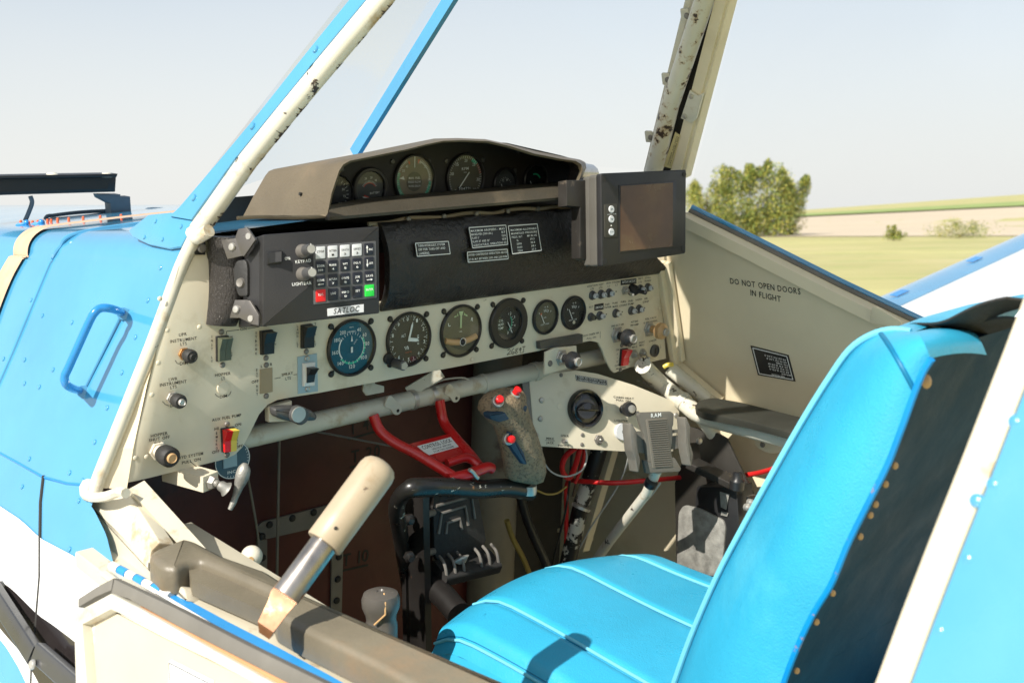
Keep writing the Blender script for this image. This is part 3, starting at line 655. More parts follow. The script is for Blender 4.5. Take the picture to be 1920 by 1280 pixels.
# ================================================================= INSTRUMENT PANEL
IP=thing('instrument_panel','cream metal instrument panel with black lettering across the cockpit','panel')
outl=[(352,455),(380,452),(425,600),(560,588),(712,566),(1238,500),(1249,672),(1180,689),(1152,699),(1146,694),(1137,677),(1129,655),(1122,642),(1107,639),(1040,652),(900,679),(740,710),(596,737),(545,745),(520,750),(502,759),(486,777),(475,800),(464,822),(455,838),(441,852),(424,860),(409,864),(300,891),(267,899),(238,905),(242,875),(322,545)]
put(MB().prism(PAN,PAN.poly(outl),-.004,0,.0008),'panel_plate',CREAM,IP)
put(MB().prism(PAN,PAN.poly([(717,569),(1236,504),(1237,516),(718,581)],.0016),.0002,.0016,.0005),'panel_top_strip',CREAM,IP)
mb=MB()
for p in [(750,565),(810,557.6),(865,550),(918,544),(971,538),(1018.5,532),(1064.6,526),(1108,519),(1150,514),(1195,508),(314,619),(374,613),(285,740),(275,856),(300,560),(342,507),(1236,578),(1240,650),(297,680),(254,858),(885,674),(1076,604)]:
    f=PAN.at(*p,.001); put(MB().lathe(f,[(.0032,0),(.0028,.0009),(.0012,.0016)],seg=10),'rivet',CREAM,IP)
for p in [(417,684),(415,622),(498.5,671),(499,684),(499,742),(574,659),(425.5,795),(425.5,852),(1165,647),(1163,693)]: screw(PAN,*p,.0038,IP)
put(MB().cyl(PAN.at(418,727),0,0,.0085,0,.0015,20,.0006),'blank_plug',CREAM,IP)
put(MB().prism(PAN,PAN.poly([(487,692),(510,689),(510.5,734),(487,738)]),.0,.0012),'blank_plate',TANP,IP)
mb=MB(); T=lambda s,*a,**k: mb.T(PAN,s,*a,**k)
for s_,a in [('UPR',(335.5,631,350,628.5)),('INSTRUMENT',(319,643,369,636)),('LTS',(338,648,350,646)),('DIM',(337,684.5,352,682)),('LWR',(316,714,332,712)),('INSTRUMENT',(299.5,724.5,349.5,717)),('LTS',(319,729,331,727)),('DIM',(319,763,333,761)),
  ('HOPPER',(403,706,432,702)),('LT',(415,712.5,421.5,711.5)),('DIM',(412,746.5,425.5,744)),('AUX FUEL PUMP',(397.5,790,452,780)),('HI',(402,806.5,409.5,805)),('OFF',(397.5,850.5,411,847.5)),('ON',(440.5,799.5,452,797)),('OFF',(441.5,840.5,455,837.5)),
  ('HOPPER',(282.5,820,314,814)),('SHUT OFF',(279,828,318,821)),('PULL',(289,834.5,307,831.5)),('HYD SYSTEM',(334,861,380.5,852)),('PULL ON',(341,870,376,862.5)),('ON',(450,620,462,618)),('L',(489,689,492,688.5)),('R',(506.5,685.5,510,685)),('OFF',(471.5,719,484.5,716.5)),('SPRAY',(528,705.5,549,701)),('LTS',(535,712.5,545,710.5)),
  ('BCN STROBE',(1137,532.5,1161.5,529.5)),('LDG/TAXI NAV',(1101,538.5,1131,534)),('LTS',(1107,543.5,1113,542.5)),('LTS',(1123,541,1129,540)),('LT',(1139,538.5,1143,538)),('LT',(1153.5,536,1158,535.5)),('INST',(1196.7,524,1205,523)),('LTS',(1197,530.5,1203,530)),('STALL',(1209.5,522.5,1219.5,521)),('WARN',(1208,528.5,1220,527)),
  ('ALT',(1104,577.5,1112,576.5)),('AGI-',(1134,572.5,1143,571)),('TATOR',(1132.5,578.5,1145.5,576.5)),('FLAG',(1148,570,1157.5,568.5)),('MAN',(1148.5,576.5,1158,575)),('TURN',(1163,568,1173,566.5)),('COORD',(1161,575,1175,572.5)),('FUEL',(1178,566,1187,564.5)),('PUMP',(1177.5,572,1188,570.5)),('RADIO',(1191.5,564,1203,562)),('AIR',(1207.5,561.5,1214,560.5)),('COND',(1205,568,1216,566)),
  ('ENG ALT AIR',(1146,613,1169,609)),('PULL ON',(1149.5,618,1165,615.5)),('ALT BKR',(1182.5,605.5,1196,603)),('100 AMP',(1182,611.5,1197,609)),('FUEL VALVE',(1209.5,600,1230,596)),('12 GAL USABLE',(1206.5,607,1232,602)),('TURN ON',(1209.5,631.5,1224,628.5)),('STARTER',(1216.5,641.5,1230.5,638)),('LEFT',(1186,647,1193.5,645.5)),('MAG',(1185,652.5,1194,651)),('RIGHT',(1198,644,1208.5,642)),('MAG',(1198.5,649,1207,647.5)),
  ('ON',(1154.5,657.5,1160,656.5)),('ON',(1177,652.5,1183,651.5)),('OFF',(1152,687.5,1160,686)),('OFF',(1174,681,1181,679.5)),('MASTER',(1155,693,1173,689.5)),('AUX CABIN AIR',(1093,631.5,1122.5,625)),('PULL ON',(1100,636.5,1117,633))]:
    put(MB().T(PAN,s_,*a,h=.0038 if a[0]<700 else .0031),'lettering',KMARK,IP)
for s_,x,y0,y1 in [('INST LT',397,627,681),('NAV LT',434,628,670),('STROBE',480,620,666),('BCN',515.5,627,648),('LAND LT',557.5,608,652),('TAXI LT',591,604,650),('EXT',481.5,690,709),('RET',482,720,742),('EMERG',406,808,843),('START',444.5,801,835),('AIR',1157,660,681)]: put(MB().TV(PAN,s_,x,y0,y1),'lettering',KMARK,IP)
def pl_(*pts,w=.0007):
    m_=MB()
    for a,b in zip(pts,pts[1:]): m_.line(PAN,PAN.loc(*a),PAN.loc(*b),w,.0005)
    put(m_,'marking_line',KMARK,IP)
pl_((424.5,627),(424.5,621),(448,618)); pl_((464,616),(486,612.5)); pl_((514.5,709.5),(526,707.5)); pl_((550,702.5),(557,701.5)); pl_((328,675),(332,681),(336,682)); pl_((304,752),(310,758),(317,760.5)); pl_((403,738),(406,742),(411,744)); pl_((427,742),(431,738),(433,733)); pl_((358,866),(368,874)); pl_((1125,621),(1125,634))
# handwritten tail number
for st in [[(951,657),(955,654),(957,657),(953,662),(950,665),(957,663)],[(963,652),(959,658),(959,663),(962,664),(964,660),(960,660)],[(969,653),(966,656),(970,660),(968,663),(965,661),(969,656),(971,652)],[(976,652),(973,654),(974,657),(977,655),(976,651),(975,662)],[(979,650),(985,649),(982,650),(981,660),(977,661)]]: pl_(*st,w=.0009)

# embossed label plates on the panel
for q,ls in [([(1164.5,523),(1193.5,519),(1193.5,531.5),(1164.5,534.8)],['SATLOC SATLOC']),([(1115.3,571),(1132,568),(1132,580),(1115.3,582.5)],['SMOKER']),([(1008,640),(1088,625.6),(1088,642),(1009,653.5)],['2689J'])]:
    big=len(ls[0])==5 
    o=put(MB().prism(PAN,PAN.poly(q,.004 if big else .001),0,.010 if big else .001,.0004),'label_plate',GREYM if big else PLAS,IP)
    B2=bil(PAN,q,.0102 if big else .0012)
    if not big: put(MB().text(PAN,ls[0],B2(.08,.72),B2(.92,.72),.0040,.0013),'plate_lettering',WMARK,o)
    else:
        mb2=MB()
        for i in range(22): mb2.line(PAN,B2(.05+i*.041,.25),B2(.05+i*.041,.6+.2*(i%3)/2),.0006,.0104)
        put(mb2,'engraved_lines',DIALO,o)
# ---- rocker switches
def rocker(q,m,label,tilt=1,m2=None,base=PLAS,th=.004):
    t=thing('rocker_switch',label,'switch','rocker switches on the left of the panel' if q[0][0]<700 else None)
    B=bil(PAN,q,0); P=[V(PAN.loc(*p)) for p in q]
    put(MB().prism(PAN,rnd([tuple(p) for p in P],.001),0,th,.001),'bezel',base,t)
    def half(u0,u1,mm,nm='rocker'):
        a,b,c,d=[V(p) for p in (B(u0,.04),B(u1,.04),B(u1,.96),B(u0,.96))]; m1,m2_=(a+d)/2,(b+c)/2
        hs=[.012,.005,.004] if tilt>0 else [.005,.005,.013]
        rg=[]
        for (x,y),h in zip([(a,b),(m1,m2_),(d,c)],hs): rg.append([PAN.P(x.x,x.y,.001),PAN.P(y.x,y.y,.001),PAN.P(y.x,y.y,th+h),PAN.P(x.x,x.y,th+h)])
        put(MB().loft(rg),nm,mm,t,smooth=20)
    if m2: half(.05,.49,m); half(.51,.95,m2)
    else: half(.08,.92,m)
    return t
ROCKG=mat('olive_rocker',(.10,.11,.07),.35,var=.1)
rocker([(404,630),(427,628),(429,674),(404.5,677.5)],ROCKG,'olive rocker switch between INST LT and NAV LT lettering',1,ROCKG)
rocker([(486,620),(510,617),(510,662),(487.5,665)],PLAS,'black rocker switch beside the STROBE lettering',1)
rocker([(563,609),(584,606),(585,651),(563,653)],PLAS,'black rocker switch beside LAND LT, just under the keypad box',1)
rocker([(413,802),(439,799),(439,844),(415,847)],REDP,'red and yellow split rocker switch under AUX FUEL PUMP',1,YEL)
rocker([(1162.6,654),(1175,651.6),(1173,683.6),(1160,686)],REDP,'red master rocker switch at the right end of the panel',1)
t=thing('spray_light_switch','black rocker in a white frame on a pale blue plate, right of SPRAY LTS','switch')
pb=put(MB().prism(PAN,PAN.poly([(557,669),(593.5,662),(595.5,733),(558,738)]),0,.0014,.0004),'mounting_plate',PALEB,t)
for p in [(575.5,671.5),(576.5,728.5)]: screw(PAN,*p,.004,pb,METAL,.0014)
put(MB().prism(PAN,rnd(PAN.poly([(565.5,680),(588,677.5),(587,722),(565.5,723.5)]),.001),.0014,.005,.001),'switch_frame',WHITE,t)
B=[V(PAN.loc(*p)) for p in [(571,687),(585.5,686),(584.5,714),(571,716)]]
put(MB().loft([[PAN.P(*x,.004),PAN.P(*y,.004),PAN.P(*y,h),PAN.P(*x,h)] for x,y,h in [(B[0],B[1],.017),((B[0]+B[3])/2,(B[1]+B[2])/2,.008),(B[3],B[2],.0065)]]),'rocker',PLAS,t,smooth=20)
# ---- knobs (pull and dimmer)
def knob(F,base,tip,label,r,mk,cap=METAL,name='pull_knob',nut=METAL,cat='knob',shaft=None,rs=None,style='pull',group=None):
    t=thing(name,label,cat,group); A=F.hit(*base); d=rdir(*tip)
    # length along the panel normal so that the tip shows where the photo has it
    n=F.ez; best=min((abs(0)+((proj_(A+n*l)-V(tip)).length),l) for l in [i*.001 for i in range(4,95)]); L=best[1]
    f=Fr(A,F.ex,F.ey)
    put(MB().cyl(f,0,0,r*.95,0,.0025,6,.0008).cyl(f,0,0,r*.62,.0025,.007,20,.001),'nut',nut,t)
    if style=='dim':
        put(MB().lathe(f,[(r*.5,.003),(r*.55,L*.45)],seg=20),'shaft',shaft or METAL,t)
        k=put(MB().lathe(f,[(r*.85,L*.35),(r*.95,L*.45),(r,L*.6),(r,L-.003),(r*.8,L)],seg=28),'knob_cap',mk,t)
    else:
        put(MB().lathe(f,[(r*.42,.004),(r*.42,L-.022)],seg=16),'shaft',shaft or mk,t)
        k=put(MB().lathe(f,[(r*.45,L-.030),(r*.55,L-.022),(r*.98,L-.016),(r,L-.012),(r*.98,L-.007),(r*.6,L-.003),(r*.55,L-.001)],seg=28),'knob_cap',mk,t)
    if cap: put(MB().lathe(f,[(r*.50,L-.002),(r*.5,L+.002),(r*.42,L+.003),(r*.36,L+.0022)],seg=24),'cap_insert',cap,k)
    return t
def proj_(p):
    q=V(p)-CA; c=EX*q.x+EY*q.y+EZ*q.z; return V((960+FOC*c.x/c.z,640-FOC*c.y/c.z))
NUTG=mat('brass_nut',(.42,.22,.08),.35,metal=.7)
knob(PAN,(345,663),(361,670),'black dimmer knob under UPR INSTRUMENT LTS with copper nut',.0085,RUBK,KMARK,'dimmer_knob',NUTG,style='dim')
knob(PAN,(323,746),(341,753),'black dimmer knob with pale metal cap under LWR INSTRUMENT LTS',.0088,RUBK,METAL,'dimmer_knob',METAL,style='dim')
knob(PAN,(297,845),(319,863),'large black hollow pull knob under HOPPER SHUT OFF PULL',.0125,RUBK,KNOBT,'pull_knob',KNOBW,style='dim',shaft=RUBK)
knob(PAN,(1156,628),(1187,634.5),'black pull knob beneath ENG ALT AIR lettering',.0155,PLAS,METAL)
knob(PAN,(1216.6,615.6),(1249,621),'tan pull knob below FUEL VALVE lettering',.0150,KNOBT,METAL)
# bracket plate with the cabin air knob
bk=thing('knob_bracket','cream bracket plate hanging below the panel, carrying one black knob','bracket')
BKF=YF(-.012); put(MB().prism(BKF,BKF.poly([(1022.6,660),(1040,652),(1081,648),(1083,684),(1060,692),(1021,702)]),-.003,0,.0008),'bracket_plate',CREAM,bk); screw(BKF,1031,681,.005,bk)
knob(BKF,(1053,670.3),(1083.5,679.5),'black pull knob on the small bracket below the panel',.0150,PLAS,METAL)
# ---- circuit breakers and toggles
def breaker(x,y,n,label,m=KEYW,r=.0080,lit=WMARK):
    t=thing('circuit_breaker',label,'circuit breaker','circuit breakers in two rows'); f=PAN.at(x,y)
    put(MB().lathe(f,[(r,0),(r,.002),(r*.72,.0035),(r*.72,.007)],seg=22),'collar',GREYM,t)
    b=put(MB().lathe(f,[(r*.55,.004),(r*.55,.011),(r*.45,.012)],seg=20),'button',m,t)
    g=r*.5; put(MB().text(f,n,(-g*.6,-g*.55),(g*.6,-g*.55),g*1.1,.0124),'button_number',KMARK,b)
for x,y,n,l in [(1110,553.5,'10','circuit breaker marked 10 at the left end of the upper row'),(1126,551.5,'5','circuit breaker marked 5, second in the upper row'),(1141,549,'10','circuit breaker marked 10, third in the upper row'),(1199.5,541.5,'3','circuit breaker under INST LTS, just right of the black knob'),(1213.7,538.7,'5','circuit breaker under STALL WARN at the right end of the upper row'),(1123.6,591.5,'10','circuit breaker below the white on black SMOKER label'),(1183,582,'5','circuit breaker marked 5 under FUEL PUMP'),(1197,579,'5','circuit breaker marked 5 under RADIO')]: breaker(x,y,n,l)
breaker(1107,594,'1','dark circuit breaker at the left end of the lower row, under ALT',DIALO,.0075)
breaker(1153.7,587,'10','brown rimmed circuit breaker under FLAG MAN',KNOBW)
mb=MB()
for x,y in [(1155,546.5),(1136.5,589),(1166.5,584.5),(1208.5,577)]: put(MB().cyl(PAN.at(x,y),0,0,.0012,0,.0006,8),'blank_hole',KMARK,IP)

def toggle(F,base,tip,label,r=.0085):
    t=thing('toggle_switch',label,'toggle switch','toggle switches'); f=F.at(*base); A=f.o; n=F.ez
    L=.026; ends=[A+n*L+F.ex*a*.001+F.ey*b*.001 for a in range(-22,23,2) for b in range(-22,23,2)]; e=min(ends,key=lambda p:(proj_(p)-V(tip)).length)
    put(MB().cyl(f,0,0,r,0,.002,6).cyl(f,0,0,r*.8,.002,.004,22).cyl(f,0,0,r*.5,.004,.009,18,.001),'threaded_collar',METAL,t)
    put(MB().tube([A+n*.008,A.lerp(e,.6)+n*.002,e],[.0016,.0020,.0030],10).ball(e,.003,10),'lever',METAL,t)
toggle(PAN,(1171,544),(1187,553.5),'bare metal toggle switch beneath the SATLOC label')
toggle(PAN,(1188,663),(1202.5,674),'toggle switch under LEFT MAG, nearest the red rocker')
toggle(PAN,(1204,661),(1217,671),'toggle switch under RIGHT MAG, beside the key switch')
t=thing('toggle_switch','toggle switch with a black rubber boot right of the bare one','toggle switch','toggle switches'); f=PAN.at(1184,543)
put(MB().lathe(f,[(.0105,0),(.0105,.004),(.009,.010),(.006,.014)],seg=20),'rubber_boot',RUBK,t); put(MB().tube([f.P(0,0,.012),f.P(.006,-.002,.026)],.0035,10).ball(f.P(.006,-.002,.026),.004,10),'lever',PLAS,t)
t=thing('key_switch','round dusty starter key switch at the lower right of the panel','switch'); f=PAN.at(1226,657)
put(MB().lathe(f,[(.0115,0),(.0115,.004),(.009,.0055),(.0085,.0035)],seg=28),'key_collar',GREYM,t); put(MB().box(f,0,0,.0022,.010,.0035,.004),'key_slot',KMARK,t)
# ---- gauges
def ears(t,F,r,m=PLAS,angs=(45,135,225,315),k=1.17,rr=.0042):
    for a in angs:
        a=math.radians(a); x,y=r*k*math.cos(a),r*k*math.sin(a)
        o=put(MB().lathe(Fr(F.P(x,y,0),F.ex,F.ey),[(rr,0),(rr,.002),(rr*.8,.003)],seg=14).box(F,x*.94,y*.94,rr*1.3,rr*1.3,0,.0015),'mounting_screw',m,t)
def gauge(F,r,name,label,dial,bw=.09,deep=.006,earsp=True,glass=True,grp='round dials set in the instrument panel'):
    t=thing(name,label,'gauge',grp); ri=r*(1-bw)
    put(MB().lathe(F,[(r,-.001),(r,deep-.0015),(r-.0015,deep),(ri+.001,deep),(ri,deep-.001),(ri*.99,.0008)],seg=56,cap=False),'bezel',PLAS,t)
    d=put(MB().cyl(F,0,0,ri*.995,-.0005,.0008,56),'dial',dial,t)
    if earsp: ears(t,F,r)
    if glass: put(MB().cyl(F,0,0,ri,deep-.0022,deep-.0016,56),'glass',GLASS,t)
    return t,d
def nums(mb,F,R,items,h,c=.0014):
    for s_,a in items:
        a=math.radians(90-a); x,y=R*math.cos(a),R*math.sin(a); w=h*.62*len(s_); mb.text(F,s_,(x-w/2,y-h/2),(x+w/2,y-h/2),h,c)
def needle(t,F,L,tail,ang,w,m=WMARK,c=.0022,name='needle',arrow=True):
    a=math.radians(90-ang); d=V((math.cos(a),math.sin(a))); n=V((-d.y,d.x)); mb=MB()
    pts=[-d*tail-n*w*.5,-d*tail+n*w*.5,d*L*.8+n*w*.5,d*L,d*L*.8-n*w*.5] if arrow else [-d*tail-n*w*.5,-d*tail+n*w*.5,d*L+n*w*.35,d*L-n*w*.35]
    mb.prism(F,[tuple(p) for p in pts],c,c+.0006); put(mb,name,m,t); 
R0=.0405
F=PAN.at(658,651); t,d=gauge(F,R0,'airspeed_gauge','blue faced airspeed dial with green arc, leftmost of the lower row',DIALB)
mb=MB(); nums(mb,F,.0270,[('200',-32),('40',28),('60',55),('80',85),('100',128),('120',178),('140',222),('160',262),('180',300)],.0052)
mb.ticks(F,0,0,.0185,.0225,-45,45,8,.0007,.0014).ring(F,0,0,.0195,.0215,.0013,60,-130,-50).ring(F,0,0,.0200,.0208,.0016,60,50,150)
mb.text(F,'MPH',(-.003,.028),(.003,.028),.0015,.0014); mb.text(F,'AIRSPEED',(-.007,.0215),(.007,.0215),.0022,.0014); mb.text(F,'KNOTS',(.005,.004),(.010,.010),.002,.0014)
put(mb,'dial_markings',WMARK,d)
put(MB().ring(F,0,0,.0208,.0235,.0013,60,55,232),'green_arc',GMARK,d)
mb=MB(); mb.ticks(F,0,0,.0195,.0240,60,230,10,.0007,.0018); put(mb,'arc_ticks',WMARK,d)
mb=MB(); mb.prism(F,[(-.0015,.009),(0,.0175),(.0015,.009)],.002,.0026).box(F,0,-.003,.003,.008,.002,.0026); put(mb,'needle',WMARK,t)
F=PAN.at(765,635.5); t,d=gauge(F,R0,'altimeter','black altimeter dial with a setting knob at its lower left',DIALK)
mb=MB(); nums(mb,F,.0300,[('0',-4),('1',30),('2',66),('3',103),('4',141),('5',179),('6',215),('7',251),('8',287),('9',322)],.0052); mb.ticks(F,0,0,.0285,.0345,18,18+324,10,.0007,.0014).ticks(F,0,0,.0330,.0350,0,352.8,50,.0005,.0014)
mb.text(F,'ALT',(-.013,.004),(-.005,.005),.004,.0014).text(F,'1883',(.016,.004),(.0165,-.010),.003,.0014); mb.ticks(F,0,-.013,.0,.004,-30,-30,1,.001,.0014)
for k in (-1,0,1): mb.line(F,(-.002+k*.0025,-.015),(-.005+k*.0025,-.010),.0009,.0014)
put(mb,'dial_markings',WMARK,d); put(MB().text(F,'CALIBRATED',(-.006,-.020),(.006,-.020),.0016,.0014),'red_marking',RMARK,d)
needle(t,F,.026,.003,15,.0030); needle(t,F,.017,.002,100,.0052,c=.0030); 
f=PAN.at(727,672); put(MB().cyl(f,0,0,.0085,0,.006,20,.001),'knob_boss',PLAS,t)
f=PAN.at(736,679,0); kk=put(MB().lathe(f,[(.0068,.0),(.0072,.018),(.0072,.026),(.0055,.027)],seg=20),'setting_knob',GREYM,t); put(MB().lathe(f,[(.0062,.0272),(.0062,.0282),(.005,.0282)],seg=5),'knob_insert',METAL,kk)
F=PAN.at(862.6,619.7); t,d=gauge(F,R0,'turn_indicator','olive faced turn indicator dial with a vertical pale green needle, L and R',DIALO)
PG=mat('pale_green_marking',(.50,.62,.35),.5,var=.05)
mb=MB(); mb.box(F,0,.0145,.0030,.020,.0012,.0020).prism(F,[(-.0045,.030),(.0045,.030),(.002,.0235),(-.002,.0235)],.0012,.002).line(F,(-.013,.0225),(-.009,.0235),.002,.0014).line(F,(.009,.0235),(.013,.0215),.002,.0014)
mb.prism(F,[(-.0085,.0235),(-.0055,.0235),(-.007,.028)],.0012,.002).prism(F,[(.0085,.0235),(.0055,.0235),(.007,.028)],.0012,.002)
put(mb,'needle',PG,t); mb=MB(); mb.text(F,'L',(-.024,.009),(-.020,.010),.0055,.0014).text(F,'R',(.020,.013),(.0245,.012),.0055,.0014).text(F,'2 MIN',(-.003,-.002),(.003,-.002),.0016,.0014); put(mb,'dial_markings',WMARK,d)
tb=put(MB().tube(crv([F.P(-.031,-.012,.001),F.P(-.015,-.016,.0015),F.P(0,-.0172,.002),F.P(.015,-.016,.0015),F.P(.031,-.012,.001)]),.0050,12),'slip_tube',KNOBT,t)
put(MB().ball(F.P(0,-.017,.0045),.0056,16),'slip_ball',PLAS,tb); put(MB().ring(F,0,-.016,.0053,.0062,.0075,30,0,360),'slip_ring',WMARK,tb)
F=PAN.at(951,605.2); t,d=gauge(F,.0400,'cylinder_temperature_gauge','black cylinder head temperature dial with a thick double ring, fourth in the lower row',DIALK,bw=.33,deep=.007)
mb=MB(); mb.text(F,'CYL',(-.019,.003),(-.010,.004),.0036,.0014).text(F,'HEAD',(-.020,-.003),(-.009,-.002),.0036,.0014).text(F,'TEMP',(-.020,-.009),(-.009,-.008),.0036,.0014); nums(mb,F,.0165,[('2',20),('3',60),('4',110),('5',150),('F',175)],.0036); mb.ticks(F,-.004,0,.014,.017,20,160,9,.0006,.0014); put(mb,'dial_markings',WMARK,d)
put(MB().ring(F,-.004,0,.0125,.0137,.0013,40,45,150),'green_arc',GMARK,d); needle(t,F,.019,.002,150,.0010,arrow=False); ears(t,F,.030,k=.95,rr=.003)
for px,py,tn,lb in [(1021,594,'LEFT TANK','small fuel gauge with orange tipped needle marked LEFT TANK'),(1073.6,586,'RIGHT TANK','small fuel gauge marked RIGHT TANK, rightmost dial of the lower row')]:
    F=PAN.at(px,py); t,d=gauge(F,.0288,'fuel_gauge',lb,DIALO if tn[0]=='L' else DIALK,bw=.13,earsp=False)
    mb=MB(); nums(mb,F,.0155,[('E',-62),('F',58)],.003); mb.ticks(F,0,-.002,.0105,.0150,-12,30,4,.0011,.0014).text(F,'6 8',(-.002,.0155),(.006,.0155),.0022,.0014).text(F,'FUEL',(-.003,-.002),(.003,-.0015),.0022,.0014).text(F,tn,(-.009,-.0135),(.010,-.0125),.0022,.0014)
    put(mb,'dial_markings',WMARK,d); a=F.P(-.003,-.009,0); Fn=Fr(a,F.ex,F.ey); needle(t,Fn,.018,.001,-28,.0013,arrow=False)
    if tn[0]=='L': put(MB().ring(Fn,0,0,.016,.0185,.0029,40,-34,-22),'needle_tip',ORNG,t)
# ================================================================= PAD, LEDGE, HOOD
def padf(a,b):
    t0=PAN.hit(700+390*a,416-27*a); b0=PAN.hit(712+540*a,583-73*a)
    p=t0.lerp(b0,b); bl=.032*math.sin(math.pi*min(1,.12+b*.86))**.7; return p+V((0,-bl,0))
pad=thing('panel_pad','padded black leather cover across the top of the panel, carrying white printed placards','padding')
put(MB().grid(lambda a,b:padf(a,b)+V((0,-.0015*math.sin(a*23+b*9)*math.sin(b*3),0)),60,26,th=(0,.012,0)),'padding',LEATH,pad,smooth=60)
pr=crv([PAN.hit(x,y,.006+.002*math.sin(i*2.1)) for i,(x,y) in enumerate([(690,420),(730,417),(765,409),(800,408),(832,407),(865,401),(893,399),(925,400),(952,394),(985,391),(1010,392),(1040,388),(1062,390),(1084,386)])])
put(MB().tube(pr,.0030,8).tube(crv([PAN.hit(x,y,.009) for x,y in [(700,426),(800,417),(900,409),(1000,401),(1080,394)]]),.0022,8),'piping',KNOBT and mat('dry_tan_piping',(.30,.24,.16),.7,var=.3),pad)
for p in [(765,411),(832,406),(893,401),(952,396),(1008,392)]: screw(PAN,*p,.0045,pad,DMET,.010)
def placq(q,rows,num,m=LEATH,h=.0034):
    # a printed plate lying on the pad's curved face (its own small flat plane)
    cx=sum(p[0] for p in q)/4; cy=sum(p[1] for p in q)/4
    best=min(((proj_(padf(a/40,b/40))-V((cx,cy))).length,a/40,b/40) for a in range(41) for b in range(41)); a,b=best[1:]
    p0=padf(a,b); tb=(padf(a,min(1,b+.05))-padf(a,b-.05)); F=Fr(p0+V((0,-.004,0)),(1,0,0),-tb)
    o=put(MB().prism(F,F.poly(q,0),-.001,0),'placard',PLAS,pad); B=bil(F,q,.0003)
    mb=MB(); n=len(rows); frame_lines(mb,F,B,.0004,.025,.0011,.05)
    for i,r in enumerate(rows):
        v=.15+(i+.62)*(.80/n)
        for (s_,u0,u1) in r: mb.text(F,s_,B(u0,v),B(u1,v),h,.0005)
    put(mb,'placard_lettering',WMARK,o)
placq([(777,455),(842,451),(846,477),(781,482)],[[('TURN HYDRAULIC SYSTEM',.08,.85)],[('OFF FOR TAKE-OFF AND',.08,.85)],[('LANDING.',.08,.38)]],0,h=.0032)
placq([(877,425),(950,420),(954,460),(885,467)],[[('MAXIMUM AIRSPEEDS - MIAS',.05,.93)],[('MANEUVER (3300 LBS.)',.05,.60),('117',.84,.94)],[('FLAPS 5\u00b0',.05,.24),('120',.84,.94)],[('FLAPS 10\u00b0 AND 20\u00b0',.05,.50),('109',.84,.94)],[('AGRICULTURAL OPERATIONS 120',.05,.94)]],0,h=.0030)
placq([(874,472),(953,466),(955,486),(876,493)],[[('AVOID CONTINUOUS OPERATION ABOVE',.04,.95)],[('27 IN. M.P. BETWEEN 2000 AND 2200 RPM.',.04,.95)]],0,h=.0030)
placq([(951,421),(1008,417),(1017,472),(960,479)],[[('MAXIMUM ALLOWABLE',.08,.92)],[('MANIFOLD PRESSURE',.08,.92)],[('PRESS. ALT',.08,.42),('MP IN HG',.58,.90)],[('SL',.22,.28),('39.3',.66,.80)],[('2500',.20,.36),('38.8',.66,.80)],[('5000',.20,.36),('38.1',.66,.80)],[('7500',.20,.36),('37.3',.66,.80)]],0,h=.0028)
# ledge in front of the upper gauges
LF=YF(-.045)
lg=[(618,386),(1090,345),(1092,362),(1070,372),(900,392),(625,414)]
a0=YF(-.03); 
mb=MB(); ra=[]; 
for i in range(9):
    t_=i/8; x=617+475*t_; yt=386-40*t_; yb=413-42*t_
    pt=YF(-.035).hit(x,yt); pb_=YF(-.045).hit(x,yb); bk_=YF(.06).hit(x+60,yt-14)
    ra.append([pt+V((0,0,-.003)),pt+V((0,.004,0)),bk_,bk_+V((0,0,-.02)),pb_+V((0,.01,0)),pb_,pb_+V((0,-.001,.004))])
put_l=MB().loft(ra); solo(put_l,'gauge_ledge',LEDGE,'dusty olive brown padded ledge below the upper dials','ledge',smooth=45)
sc_=MB().tube([YF(-.0435).hit(x,y) for x,y in [(652,407),(680,404),(700,402),(728,398)]],.0008,6)
# hood
hd=thing('glare_hood','olive brown hood over the recessed upper dials, low and peaked in the middle','hood')
FY,BY=-.035,.135
fp=[(611,406),(620,360),(634,318),(642,306),(655,299),(700,290),(760,278),(800,268),(830,262),(865,261),(915,263),(955,272),(1000,286),(1050,296),(1078,300),(1088,306),(1091,316),(1084,336)]
bp=[(455,407),(474,370),(497,330),(504,321),(514,317),(590,303),(680,287),(740,275),(800,263),(850,262),(905,264),(950,273),(1010,286),(1065,297),(1095,303),(1103,310),(1106,318),(1100,336)]
A=[YF(FY).hit(*p) for p in fp]; B_=[YF(BY).hit(*p) for p in bp]
mb=MB(); n=len(A); cen=sum(A,V())/n
def ins(P,k,yy): c=sum(P,V())/len(P); return [V((c.x+(p.x-c.x)*(1-k),p.y+yy,p.z-(.004 if p.z>.2 else 0))) for p in P]
rings=[B_,[a.lerp(b,.5)+V((0,0,.002)) for a,b in zip(B_,A)],[a.lerp(b,.93) for a,b in zip(B_,A)],[a+V((0,-.002,-.0015)) for a in A],ins(A,.018,.001),ins(A,.022,.02),ins(B_,.022,-.03)]
mb2=MB()
for k in range(len(rings)-1):
    vs=rings[k]+rings[k+1]; (mb if k<4 else mb2).add(vs,[[i,i+1,n+i+1,n+i] for i in range(n-1)])
put(mb,'hood_shell',HOODM,hd,smooth=50); put(mb2,'hood_lining',BLK,hd,smooth=50)
UF=YF(.085)
up=[(560,415),(590,335),(640,301),(760,276),(860,263),(950,268),(1050,291),(1092,303),(1095,400),(900,420)]
put(MB().prism(UF,UF.poly(up),-.004,0),'dial_panel',KMARK,hd)
put(MB().tube(crv([YF(FY+.004).hit(*p) for p in [(445,409),(490,407),(545,408),(612,406)]]),[.0025],6),'piping',mat('dry_tan_piping',(.3,.24,.16)),hd)
o=MB().cyl(Fr(XFr(-.05).hit(562,363),(0,-1,0),(0,0,1)),0,0,.002,-.0,.003,10)
